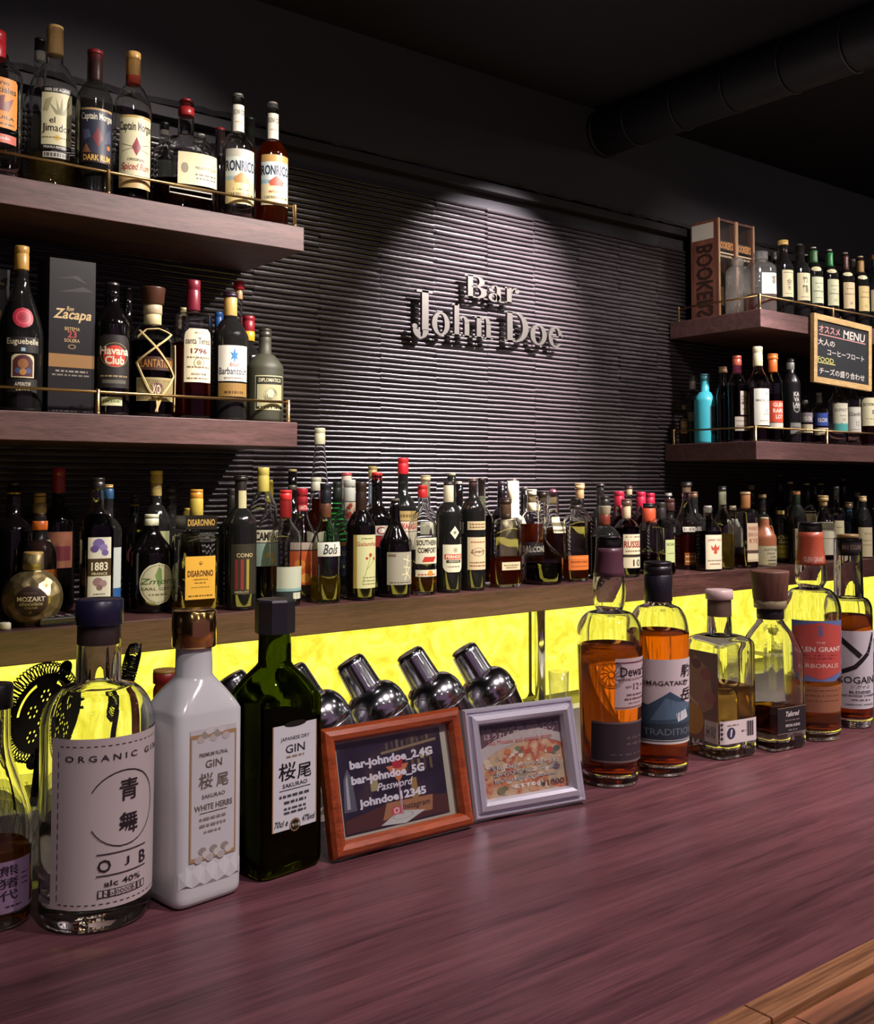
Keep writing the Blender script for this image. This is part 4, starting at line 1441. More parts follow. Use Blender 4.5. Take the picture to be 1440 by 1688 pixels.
b('clear bottle with a cream cap between the red caps', 'BC', 701, 784, 42, .1, 'w', 'clear', S=[(784, 792, 17, '#bfae86'), (792, 820, 14, '#c9c0a0', 'neck_foil', 'plain')], P=[(4, 860, 880, 36, '#c9c6b0', [])])
b('absinthe bottle with a cream neck, white label and small diamond', 'BC', 739, 794, 42, .0, 'w', 'dkgreen', sh=(850, 828, 16), face=.3, L=(850, '#171a0c'), S=[(794, 800, 17, '#2a2220'), (800, 828, 17, '#c3bda4', 'neck_foil', 'plain')],
  P=[(1, 867, 888, 17, '#c9cbb8', [('D', 0, .5, .3, '#77785f')], 'diamond'), (0, 897, 942, 39, '#cfcbb4', [('O', .1, .8, .2, .05, '#8a8468'), ('D', .1, .8, .1, '#8a8468'), ('R', -.85, .47, .85, .65, '#b8342c'), ('T', 'PERNOD', .56, .13, .72, '#e8dcc6', 0, 0, .03), ('R', -.7, .34, .7, .44, '#2a2420'), ('T', 'ABSINTHE', .39, .06, .5, '#cfcbb4'), ('S', .2, .04, .6, '#7a745c')], 'shield')])
b('silver capped dark bottle behind the absinthe bottle', 'BC', 744, 780, 40, .1, 'w', 'dkgreen', S=[(780, 795, 13, '#a89c7c'), (795, 822, 13, '#9c937f', 'neck_foil', 'plain')])
b('cream topped dark bottle just right of the silver cap', 'BC', 756, 794, 38, .15, 'w', 'black', S=[(794, 800, 9, '#c3b594')])
b('brown spirit bottle with two cream labels and a brown capsule', 'BC', 779, 789, 41, .0, 'w', 'brown', L=(840, '#38100a'), sh=(845, 820, 14, 'r'), face=.3, S=[(789, 795, 13, '#6a5044'), (795, 820, 13.5, '#4a2a24', 'neck_foil', 'plain')],
  P=[(0, 859, 873, 38, '#c3b08e', [('S', .65, .16, .8, '#6a5030'), ('S', .3, .16, .8, '#6a5030')]), (0, 885, 938, 38, '#cbb898', [('S', .85, .04, .7, '#8a4a34'), ('O', 0, .55, .6, .06, '#7a5c40', .6), ('T', 'Lowry', .55, .16, .7, '#5a3a2c', 0, .3), ('S', .22, .04, .8, '#6a5030'), ('S', .12, .04, .8, '#8a4a34')])])
b('dark brown topped bottle with a green neck label, behind the two label bottle', 'BC', 793, 788, 38, .1, 'w', 'clear', L=(850, '#3a2010'), S=[(788, 818, 10, '#3a2a26'), (818, 850, 12, '#8a8c70', 'neck_label', 'plain')])
# ---- back counter, middle
b('flat bourbon flask with a brown stopper and narrow cream label', 'BC', 833, 822, 56, .0, 'f', 'clear', sh=(885, 854, 19, 'd'), dr=.5, n=2.6, face=.25, L=(918, '#b8641c'), S=[(822, 830, 20, '#3a2622', 'stopper'), (830, 848, 17, '#7a5a48', 'cork', 'plain'), (848, 856, 17.5, '#4a3226', 'neck_band', 'plain')],
  P=[(3, 926, 939, 36, '#cfc3a4', [('S', .6, .2, .8, '#8a7a5a'), ('S', .3, .2, .6, '#8a7a5a')])])
b('cream jug shaped bottle with a round emblem and gold neck foil', 'BC', 845, 790, 46, .1, 'k', '#b8ab8c', rough=.35, S=[(790, 796, 14, '#3a2a22'), (796, 826, 13, '#b39a58', 'neck_foil', 'plain')], P=[(4, 846, 868, 24, '#c9bc9c', [('O', 0, .5, .8, .1, '#6a5c44'), ('D', 0, .5, .35, '#4a3f30')], 'oval')])
b('black capped bottle beside the cream jug shaped one', 'BC', 826, 794, 36, .16, 'w', 'black', S=[(794, 826, 11, '#221c1e')])
b('small whisky bottle with a white stopper and black lettered label', 'BC', 876, 807, 40, .05, 'w', 'clear', sh=(862, 842, 15), L=(864, '#a8641c'), S=[(807, 816, 17, '#c3baa0'), (816, 829, 14, '#a8946a', 'cork', 'plain'), (829, 842, 16, '#c9bb98', 'neck_label', 'plain')], P=[(2, 893, 915, 36, '#1d191a', [('T', 'BALCONES', .5, .5, 1.3, '#c3bba8')])])
b('dark slim bottle left of the white stoppered whisky', 'BC', 864, 803, 34, .15, 'w', 'black', S=[(803, 830, 11, '#2a2424')])
b('ship decanter with a wide base and a long narrow neck', 'BC', 893, 810, 70, .0, 's', 'clear', sh=(922, 888, 15, 's'), bulge=None, tb=.96, L=(930, '#2c0f06'), S=[(810, 818, 19, '#2a201e', 'stopper'), (818, 826, 13, '#8a745a', 'cork', 'plain')])
b('round knobbed bottle with a cream neck label behind the ship decanter', 'BC', 911, 808, 44, .12, 'k', 'clear', L=(872, '#8a5a24'), S=[(806, 820, 16, '#4a2430', 'stopper', 'ball'), (820, 830, 12, '#b39a70', 'cork', 'plain')], P=[(3, 852, 878, 17, '#b9b088', [])])
b('bourbon flask with a black cap and a tilted orange label', 'BC', 948, 822, 44, .0, 'f', 'clear', sh=(868, 848, 17, 'd'), dr=.6, n=2.5, face=.25, L=(925, '#b36a20'), S=[(822, 833, 16, '#221a1a'), (833, 839, 21, '#33282a', 'neck_band', 'plain')],
  P=[(0, 915, 939, 41, '#c8682c', [('T', 'FRONTIER WHISKEY', .55, .14, .8, '#4a2014'), ('S', .25, .06, .8, '#7a3a1c'), ('R', -1, .82, 1, .86, '#e0a060')])])
b('cork topped clear bottle behind the orange labelled flask', 'BC', 955, 797, 36, .1, 'w', 'clear', sh=(856, 838, 14), L=(860, '#7a4a1c'), S=[(797, 806, 16.5, '#b89468', 'stopper'), (806, 822, 14, '#a8875e', 'cork', 'plain')])
b('dark decanter with a glass collar and red neck band', 'BC', 996, 818, 50, .01, 'k', 'smoke', sh=(885, 866, 16, 'r'), L=(886, '#140806'), S=[(818, 834, 17, '#231e1e'), (834, 848, 21, '#8a7f70', 'glass_collar', 'flare'), (848, 865, 18, '#6a2a20', 'neck_band', 'plain')])
b('dark slim bottle behind the glass collared decanter', 'BC', 989, 797, 34, .12, 'w', 'brown', S=[(797, 802, 14, '#2a2322'), (802, 832, 11, '#4a3a38', 'neck_foil', 'plain')])
b('bourbon with dripping red wax, leftmost of the three waxed necks', 'BC', 1020, 810, 40, .1, 'w', 'clear', L=(850, '#7a3a12'), S=[(810, 834, 17, '#b01f3c', 'wax_cap', 'wax')])
b('rye bottle with a brown stopper and a big lettered cream label', 'BC', 1032, 823, 42, .01, 'w', 'clear', sh=(872, 855, 14), face=.3, L=(870, '#5a1c0a'), S=[(823, 833, 17, '#5a4238', 'stopper'), (833, 855, 14, '#c3ab8e', 'neck_label', 'plain')],
  P=[(2, 880, 935, 40, '#c9bfa6', [('S', .92, .04, .8, '#6a5a44'), ('T', 'RUSSELL', .7, .2, .95, '#8a2a2c', 0, 0, .03), ('S', .5, .04, .8, '#6a5a44'), ('R', -1, .32, 1, .4, '#2a2220'), ('T', '10', .15, .2, .4, '#2a2220', .2)])])
b('wood stoppered clear bottle between the waxed necks', 'BC', 1036, 801, 34, .15, 'w', 'clear', sh=(860, 842, 11), S=[(801, 806, 13, '#4a3a36', 'stopper'), (806, 816, 11, '#b39a78', 'cork', 'plain')])
b('bourbon with dripping red wax, middle one of the three waxed necks', 'BC', 1056, 811, 40, .11, 'w', 'clear', L=(850, '#7a3a12'), S=[(811, 835, 15.5, '#b01f3c', 'wax_cap', 'wax')])
b('bourbon with dripping red wax, rightmost of the three waxed necks', 'BC', 1071, 813, 40, .15, 'w', 'clear', L=(850, '#7a3a12'), S=[(813, 834, 15.5, '#b01f3c', 'wax_cap', 'wax')])
b('clear bottle with a black cap above an orange red neck label', 'BC', 1069, 830, 40, .05, 'w', 'clear', sh=(876, 860, 21), L=(918, '#6a2412'), S=[(830, 838, 20, '#1c1616'), (838, 861, 22, '#b5482c', 'neck_label', 'plain')])
b('clear whiskey bottle with a black capsule and a small pale green label', 'BC', 1089, 828, 46, .0, 'w', 'clear', sh=(872, 854, 15), L=(918, '#7a3a14'), S=[(828, 855, 16, '#242022')], P=[(9, 889, 926, 20, '#a8b07c', [('T', 'NOAH', .8, .14, .8, '#4a4a34'), ('S', .4, .04, .7, '#6a6a4c')])])
b('brown capped bottle in the dark gap left of the sloping decanter', 'BC', 1104, 822, 36, .1, 'w', 'brown', S=[(822, 842, 15, '#4a2c28')])
b('silver ringed dark bottle behind the black capsule bottle', 'BC', 1101, 813, 34, .16, 'w', 'black', S=[(813, 818, 12, '#8c8880'), (818, 830, 11, '#221e1e', 'neck_foil', 'plain')])
b('sloping decanter of amber whiskey with a black stopper', 'BC', 1131, 795, 48, .0, 's', 'clear', sh=(880, 822, 15, 's'), n=3, face=.3, L=(882, '#b3561a'), S=[(795, 802, 18, '#1e1a1a', 'stopper'), (802, 812, 13, '#a88a70', 'cork', 'plain')], P=[(0, 868, 876, 40, '#b9b3a6', [('S', .5, .6, .9, '#6a645a')]), (0, 910, 930, 36, '#8a4a1c', [('S', .7, .1, .9, '#cfc3a8'), ('S', .3, .1, .9, '#cfc3a8')])])
b('short whiskey bottle with a tall white crest label', 'BC', 1166, 834, 40, .0, 'w', 'clear', sh=(874, 856, 16), n=3.2, face=.3, L=(876, '#3a1408'), S=[(834, 845, 13, '#8f8a84')],
  P=[(0, 881, 937, 34, '#cbbfaa', [('T', 'JIMMY RED', .84, .08, .8, '#8a5a4c'), ('P', [(-.4, .55), (.4, .55), (.5, .7), (.2, .62), (0, .74), (-.2, .62), (-.5, .7)], '#a8483a'), ('D', 0, .5, .2, '#a8483a'), ('S', .25, .03, .8, '#6a5a4a'), ('S', .15, .03, .6, '#8a4a3c')])])
b('brown stoppered bottle behind the crest label bottle', 'BC', 1143, 811, 36, .1, 'w', 'brown', S=[(811, 820, 13, '#6a4a36', 'stopper')])
b('clear bottle of pale spirit with a black cap and cream neck', 'BC', 1190, 802, 36, .0, 'w', 'clear', sh=(868, 836, 13, 's'), L=(880, '#c9b848'), S=[(802, 810, 13.5, '#1c1818'), (810, 832, 12.5, '#a8a68c', 'neck_label', 'plain')])
b('pale capped clear bottle with a grey label, left of the copper necked one', 'BC', 1207, 834, 34, .05, 'w', 'clear', L=(905, '#6a2a14'), S=[(834, 841, 11, '#a89a7c')], P=[(0, 855, 905, 24, '#a39f92', [])])
b('clear bottle with a copper neck and a brown printed label', 'BC', 1228, 811, 34, .01, 'q', 'clear', sh=(846, 838, 15, 'd'), n=3, L=(920, '#8a4a2c'), face=.3, S=[(811, 815, 17, '#a88a66'), (815, 838, 15.5, '#94623a', 'neck_foil', 'plain')],
  P=[(2, 862, 925, 24, '#bda48c', [('T', 'WHISKEY', .86, .1, .84, '#8a4434'), ('T', 'BROS', .7, .1, .8, '#8a4434'), ('T', 'RYE', .54, .12, .7, '#8a4434'), ('R', -1, .06, 1, .2, '#cfc3a8'), ('R', -1, .22, 1, .3, '#4a3a34')])])
b('dark bottle with a dull cork top behind the copper necked bottle', 'BC', 1238, 800, 30, .12, 'w', 'black', S=[(800, 808, 11, '#5c4a38', 'stopper')])
d_jug = b('stoneware jug bottle, tan glaze above cream, with a small handle', 'BC', 1259, 853, 38, .0, 'k', '#c5bda6', rough=.3, coat=.3, sh=(888, 864, 15, 's'), face=.3, S=[(853, 862, 14, '#c3b594', 'stopper')],
  P=[(2, 901, 932, 32, '#c5bda6', [('T', 'PLATTE VALLEY', .86, .13, .9, '#3a302a', 0, 0, .02), ('T', 'STRAIGHT', .66, .11, .5, '#3a302a', -.2), ('T', 'CORN', .48, .11, .4, '#3a302a', 0), ('S', .3, .06, .6, '#3a302a'), ('T', 'WHISKEY', .12, .1, .6, '#3a302a')])])
b('cork topped dark bottle with a white ring behind the stoneware jug', 'BC', 1256, 815, 30, .1, 'w', 'brown', S=[(815, 821, 13, '#8a744c', 'stopper'), (838, 841, 11, '#b3aa94', 'neck_band', 'plain')])
b('slim gold lettered green bottle right of the stoneware jug', 'BC', 1286, 842, 26, .03, 'w', 'dkgreen', sh=(868, 850, 11), L=(870, '#2a240c'), S=[(842, 848, 12, '#b39a58', 'cap')], P=[(0, 880, 898, 21, '#26240f', [('T', 'Club', .7, .3, .9, '#cfc7a0', 0, .3), ('T', 'Gold', .3, .3, .8, '#cfc7a0', 0, .3)]), (0, 898, 928, 22, '#8f8434', [('S', .8, .06, .8, '#4a4218'), ('S', .5, .06, .8, '#4a4218'), ('S', .2, .06, .8, '#4a4218')])])
b('tall black bottle with a cork, rearmost behind the stoneware jug', 'BC', 1284, 783, 32, .16, 'w', 'black', S=[(783, 794, 9, '#5a5236', 'stopper')])
b('green scotch bottle with a white script label over a yellow band', 'BC', 1312, 810, 32, .0, 'w', 'green', sh=(858, 832, 12), L=(852, '#0a1406'), face=.3, S=[(810, 816, 13, '#94623a'), (816, 830, 12, '#142a1c', 'neck_foil', 'plain')],
  P=[(0, 871, 907, 28, '#c6c2b4', [('T', 'Ballyne', .62, .22, .9, '#4a4640', 0, .3), ('S', .3, .04, .7, '#77726a'), ('S', .15, .03, .7, '#77726a')]), (0, 909, 919, 28, '#b3a83a', []), (0, 920, 934, 28, '#1a1713', [('S', .5, .2, .8, '#a89a6a')])])
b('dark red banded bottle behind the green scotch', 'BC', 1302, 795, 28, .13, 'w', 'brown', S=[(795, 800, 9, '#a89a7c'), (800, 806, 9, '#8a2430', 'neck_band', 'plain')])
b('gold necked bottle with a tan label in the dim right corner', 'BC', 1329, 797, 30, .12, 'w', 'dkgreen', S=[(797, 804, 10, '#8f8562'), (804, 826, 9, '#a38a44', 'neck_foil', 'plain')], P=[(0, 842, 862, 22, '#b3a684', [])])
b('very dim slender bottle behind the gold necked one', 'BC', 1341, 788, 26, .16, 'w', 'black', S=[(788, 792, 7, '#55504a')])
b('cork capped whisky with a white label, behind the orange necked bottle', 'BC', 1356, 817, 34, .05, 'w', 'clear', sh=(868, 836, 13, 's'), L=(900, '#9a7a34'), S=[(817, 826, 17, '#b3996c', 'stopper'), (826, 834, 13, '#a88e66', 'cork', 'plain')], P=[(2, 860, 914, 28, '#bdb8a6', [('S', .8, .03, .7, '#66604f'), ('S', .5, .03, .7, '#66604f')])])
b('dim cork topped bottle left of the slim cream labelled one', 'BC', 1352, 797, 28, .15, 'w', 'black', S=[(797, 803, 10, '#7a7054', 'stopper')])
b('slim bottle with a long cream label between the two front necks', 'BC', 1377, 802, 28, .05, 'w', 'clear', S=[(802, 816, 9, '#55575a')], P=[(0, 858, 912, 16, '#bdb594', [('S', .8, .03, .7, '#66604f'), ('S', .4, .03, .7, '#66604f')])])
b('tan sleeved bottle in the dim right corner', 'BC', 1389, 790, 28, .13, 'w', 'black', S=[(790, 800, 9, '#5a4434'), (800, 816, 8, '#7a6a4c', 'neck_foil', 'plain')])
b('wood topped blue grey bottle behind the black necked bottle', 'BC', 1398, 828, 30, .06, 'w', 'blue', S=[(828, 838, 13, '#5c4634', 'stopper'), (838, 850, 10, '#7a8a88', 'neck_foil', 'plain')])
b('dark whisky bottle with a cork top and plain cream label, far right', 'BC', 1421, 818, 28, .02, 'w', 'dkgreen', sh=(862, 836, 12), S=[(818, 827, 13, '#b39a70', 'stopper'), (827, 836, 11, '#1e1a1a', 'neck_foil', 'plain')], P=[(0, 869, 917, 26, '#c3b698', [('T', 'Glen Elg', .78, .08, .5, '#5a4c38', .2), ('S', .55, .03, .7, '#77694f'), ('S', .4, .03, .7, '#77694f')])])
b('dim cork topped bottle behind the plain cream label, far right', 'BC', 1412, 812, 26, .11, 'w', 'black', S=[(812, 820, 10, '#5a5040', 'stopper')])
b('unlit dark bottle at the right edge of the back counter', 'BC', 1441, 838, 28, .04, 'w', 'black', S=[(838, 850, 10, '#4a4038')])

# ---- upper right shelf
d_cut = b('cut glass decanter bottle with spiral grooves beside the wooden boxes', 'RU', 1215, 424, 40, .115, ymax=2.283, st='k', g='cut', sh=(452, 440, 18, 'd'), name='decanter', cat='decanter', S=[(424, 440, 22, 'cut', 'glass_stopper', 'ball')])
b('faceted decanter with a flat glass stopper and white label', 'RU', 1253, 416, 46, .0, 'q', 'crystal', sh=(444, 434, 22, 'd'), L=(487, '#c07a1c'), name='decanter', cat='decanter', n=3, S=[(416, 429, 25, 'cut', 'glass_stopper', 'oct'), (429, 434, 18, 'cut', 'stopper_neck', 'plain')],
  P=[(7, 454, 488, 28, '#d3ceb6', [('T', '響', .68, .4, .3, INK, .5), ('T', 'HIBIKI', .3, .1, .5, '#6a6452', -.3), ('S', .15, .03, .6, '#77705c')])])
b('dark malt bottle with a gold cap and cream label, first after the decanters', 'RU', 1290, 397, 31, .0, 'w', 'brown', sh=(440, 428, 16), L=(432, '#2a0f06'), S=[(397, 405, 17, '#c3a25a'), (405, 426, 15, '#15110f', 'neck_foil', 'plain')],
  P=[(4, 448, 492, 23, '#d3c7a0', [('S', .9, .04, .8, '#77694a'), ('T', '余', .55, .26, .4, INK), ('T', '市', .32, .18, .3, INK), ('S', .12, .03, .6, '#77694a')])])
b('dark malt bottle with a silver ringed black neck and brush lettering', 'RU', 1317, 403, 32, .0, 'w', 'brown', sh=(446, 433, 16), L=(440, '#2a0f06'), S=[(403, 411, 10, '#55504a'), (411, 431, 14, '#211c1c', 'neck_foil', 'plain')],
  P=[(3, 453, 498, 26, '#d6caa2', [('T', '竹', .76, .24, .36, INK), ('T', '鶴', .42, .3, .4, INK), ('S', .12, .03, .6, '#77694a')])])
b('malt bottle with a green neck and pale green label, left of its twin', 'RU', 1340, 408, 29, .0, 'w', 'dkgreen', sh=(452, 434, 13), S=[(408, 414, 9, '#b9b6a8'), (414, 434, 14, '#3a6a3c', 'neck_foil', 'fol')], P=[(0, 442, 450, 18, '#cfc6a0', [], 'oval', 'neck_label'), (4, 459, 502, 25, '#c6cdac', [('S', .75, .04, .6, '#77785f'), ('T', 'THE', .6, .06, .2, '#55563f', -.2), ('S', .45, .05, .8, '#77785f'), ('S', .2, .03, .6, '#77785f')])])
b('malt bottle with a green neck and cream label, right of its twin', 'RU', 1366, 412, 28, .0, 'w', 'dkgreen', sh=(456, 440, 12), S=[(412, 418, 9, '#c3c0b2'), (418, 440, 13, '#2f7a44', 'neck_foil', 'fol')], P=[(0, 446, 453, 17, '#cfc6a0', [], 'oval', 'neck_label'), (4, 463, 506, 25, '#c9cba6', [('S', .75, .04, .6, '#77785f'), ('T', 'THE', .6, .06, .2, '#55563f', -.2), ('S', .45, .05, .8, '#77785f'), ('T', '12', .2, .1, .2, '#55563f')])])
b('malt bottle with a dark brown neck and pinkish cream label', 'RU', 1392, 417, 28, .0, 'w', 'brown', sh=(460, 446, 12), S=[(417, 423, 9, '#b9aa98'), (423, 446, 13, '#4a2c28', 'neck_foil', 'fol')], P=[(0, 451, 458, 17, '#cfc6a0', [], 'oval', 'neck_label'), (4, 468, 511, 25, '#ccb792', [('S', .75, .04, .6, '#77694f'), ('S', .55, .05, .8, '#77694f'), ('T', '18', .2, .1, .2, '#55462f')])])
b('malt bottle with a tan gold neck and tan label', 'RU', 1417, 423, 26, .0, 'w', 'brown', sh=(466, 450, 12), S=[(423, 431, 10, '#c9b98e'), (431, 450, 13, '#a8834a', 'neck_foil', 'fol')], P=[(0, 456, 463, 17, '#cfc6a0', [], 'oval', 'neck_label'), (4, 474, 515, 24, '#c9b27a', [('S', .75, .04, .6, '#77694f'), ('S', .55, .05, .8, '#77694f'), ('T', '12', .2, .1, .2, '#55462f')])])
b('blue green bottle with an orange cork at the right edge of the upper shelf', 'RU', 1441, 421, 26, .0, 'w', 'blue', S=[(421, 429, 13, '#b0703c', 'stopper'), (429, 440, 9, '#7a9aa0', 'cork', 'plain')], P=[(0, 480, 515, 24, '#cfc6a4', [])])
b('dark bottle shoulder between the gold capped malt and the decanter', 'RU', 1275, 417, 26, .12, 'w', 'black', S=[(417, 430, 10, '#2a2424')])
b('dark bottle with a small cap behind the brush lettered malt', 'RU', 1327, 420, 26, .12, 'w', 'black', S=[(420, 432, 8, '#77726a')])
b('slim glinting bottle behind the brown necked malt', 'RU', 1405, 428, 24, .11, 'w', 'clear', S=[(428, 440, 8, '#8c867a')])

# ---- lower right shelf
b('small dark bottle with a tan two line label, left end of the lower right shelf', 'RM', 1128, 668, 20, .305, 'w', 'brown', S=[(668, 676, 10, '#6a5a48')], P=[(0, 692, 715, 21, '#a3835c', [('R', -1, .32, 1, .4, '#55402c'), ('S', .7, .1, .7, '#6a4a34')])])
b('dark glass bottle with a silvered neck behind the turquoise bottle', 'RM', 1141, 621, 22, .31, 'w', 'dkgreen', S=[(621, 628, 13, '#2a2622'), (628, 642, 11, '#77726a', 'neck_foil', 'plain')], P=[(-4, 680, 695, 18, '#4a4238', [])])
b('turquoise painted whisky bottle on the lower right shelf', 'RM', 1161, 617, 40, .24, 'k', '#3fabb8', rough=.4, sh=(662, 646, 14, 'r'), S=[(617, 628, 16, '#2a5a62'), (628, 646, 13, '#6a8a8c', 'neck_foil', 'plain')], P=[(13, 671, 718, 22, '#3a4a52', [('O', 0, .6, .5, .08, '#77868c'), ('S', .25, .04, .6, '#8a979c')], 'shield')])
b('cork topped dark bottle behind the turquoise bottle', 'RM', 1191, 605, 28, .21, 'w', 'black', sh=(660, 625, 12, 's'), S=[(605, 615, 14, '#8a6a4c', 'stopper')])
b('whisky bottle with a red and white neck and two pale labels', 'RM', 1214, 587, 36, .10, 'w', 'clear', sh=(636, 616, 15), L=(636, '#4a1608'), S=[(587, 603, 15, '#a8503c'), (603, 616, 14, '#8a2c50', 'neck_foil', 'plain')], P=[(8, 646, 685, 18, '#b3a698', [('T', 'DAL', .7, .2, .8, '#3a3430'), ('T', 'MORE', .5, .14, .8, '#3a3430'), ('S', .25, .04, .6, '#66605a')]), (2, 688, 711, 24, '#b3a698', [('S', .7, .1, .8, '#77706a'), ('S', .35, .1, .8, '#77706a')])])
b('tall malt bottle with a cream neck and a large white label', 'RM', 1248, 572, 37, .0, 'w', 'clear', sh=(632, 604, 15, 's'), L=(640, '#8a3a12'), S=[(572, 604, 16, '#c3ba94')], P=[(2, 642, 702, 30, '#cfccbe', [('D', .5, .86, .14, '#8a887a'), ('T', 'MACALLAN', .68, .07, .84, '#5a564a', .05), ('T', '12', .4, .1, .2, '#5a564a', .5), ('S', .3, .03, .4, '#8a8674', .4), ('S', .12, .03, .6, '#8a8674', .2)])])
b('malt bottle with an orange neck and orange label', 'RM', 1273, 584, 30, .0, 'w', 'clear', sh=(634, 614, 14), L=(650, '#5a1c08'), S=[(584, 593, 17, '#d8702c'), (593, 614, 15, '#cf6428', 'neck_foil', 'plain')], P=[(2, 662, 697, 27, '#c9482c', [('T', 'GLEN', .82, .2, .7, '#e8cfc0', .1, 0, .03), ('T', 'RARE', .54, .2, .7, '#e8cfc0', .1, 0, .03), ('T', 'LOT', .26, .2, .5, '#e8cfc0', .2, 0, .03)]), (2, 698, 707, 26, '#cfc6b4', [])])
b('matte black whisky bottle with stacked white letters', 'RM', 1302, 592, 31, .0, 'k', '#171417', rough=.3, sh=(634, 616, 13, 'r'), S=[(592, 598, 13, '#1e1a1c'), (598, 610, 13, '#8c8a88', 'neck_band', 'plain'), (610, 618, 12, '#a8a6a0', 'neck_label', 'plain')], P=[(4, 646, 682, 16, '#171417', [('T', 'KA', .86, .2, .66, '#d3d0cc', 0, 0, .04), ('T', 'VA', .62, .2, .66, '#d3d0cc', 0, 0, .04), ('T', 'LAN', .38, .2, .8, '#d3d0cc', 0, 0, .04), ('P', [(-.8, .26), (.8, .26), (.6, .1), (0, 0), (-.6, .1)], '#b3b0ac'), ('P', [(-.6, .22), (.6, .22), (.42, .11), (0, .05), (-.42, .11)], '#171417')]), (3, 698, 716, 20, '#8c8a86', [('S', .6, .1, .7, '#4a4844')])])
b('short malt bottle with a mauve grey label', 'RM', 1326, 660, 24, .0, 'w', 'clear', L=(680, '#7a4a1c'), sh=(682, 672, 11), S=[(660, 666, 9, '#8c8a88')], P=[(0, 681, 697, 21, '#857a86', [('T', 'KILCH', .4, .4, .7, '#d8d3cc', 0, 0, .03)]), (0, 700, 714, 22, '#c9bfa4', [])])
b('short malt bottle with a royal blue label', 'RM', 1349, 648, 28, .0, 'w', 'clear', L=(690, '#8a5a24'), sh=(680, 666, 11, 's'), S=[(648, 653, 9, '#b3b0aa'), (653, 664, 9, '#8c8880', 'neck_foil', 'plain')], P=[(0, 682, 703, 26, '#2f489c', [('T', 'KILCHO', .45, .32, .66, '#d8d3cc', .1, 0, .03)]), (0, 706, 718, 26, '#c9bfa4', [])])
b('malt bottle with a cream label and teal patch, under the chalkboard', 'RM', 1379, 612, 32, .0, 'w', 'clear', sh=(664, 640, 12, 's'), S=[(612, 632, 12, '#3a5a5c')], P=[(0, 666, 700, 28, '#cfcbb8', [('T', 'GLENLIT', .68, .14, .8, '#55524a', 0, 0, .02), ('S', .4, .04, .4, '#77746a', .2), ('T', '15', .2, .14, .2, '#55524a', .3)]), (0, 698, 712, 26, '#4aa09c', [])])
b('malt bottle with a grey white label, second from the right under the chalkboard', 'RM', 1403, 616, 27, .0, 'w', 'clear', sh=(662, 642, 11, 's'), S=[(616, 634, 11, '#7a6a4c')], P=[(0, 672, 714, 25, '#c6c4ba', [('T', 'Glenfid', .72, .16, .84, '#55524a', 0, 0, .02), ('T', '12', .35, .2, .24, '#77746a', .3), ('S', .12, .04, .6, '#8a877c')])])
b('malt bottle with a cream arched label, right of the chalkboard', 'RM', 1427, 612, 30, .0, 'w', 'clear', sh=(656, 634, 12, 's'), L=(700, '#8a4a1c'), S=[(612, 630, 12, '#2a2624')], P=[(1, 657, 703, 29, '#cfc9a8', [('T', 'BOWMAN', .76, .12, .84, '#55523f', 0, 0, .02), ('R', .1, .42, .7, .56, '#2a2a3a'), ('T', '12', .49, .1, .2, WH, .4), ('S', .25, .03, .6, '#77745f')], 'arch')])
b('dark bottle at the right edge of the lower right shelf', 'RM', 1446, 603, 28, .06, 'w', 'black', S=[(603, 618, 11, '#55504a')])

# ---- bottles standing on the bar counter
def foot(A, B_, C_):
    """square bottle from three picture points of its base: front left, front right, back left or right"""
    a, b_, c = (on_z(p[0], p[1], 1.0) for p in (A, B_, C_))
    e = b_ - a
    return a, b_, c, e.length, (c - a).length, math.degrees(atan2(e.y, e.x))


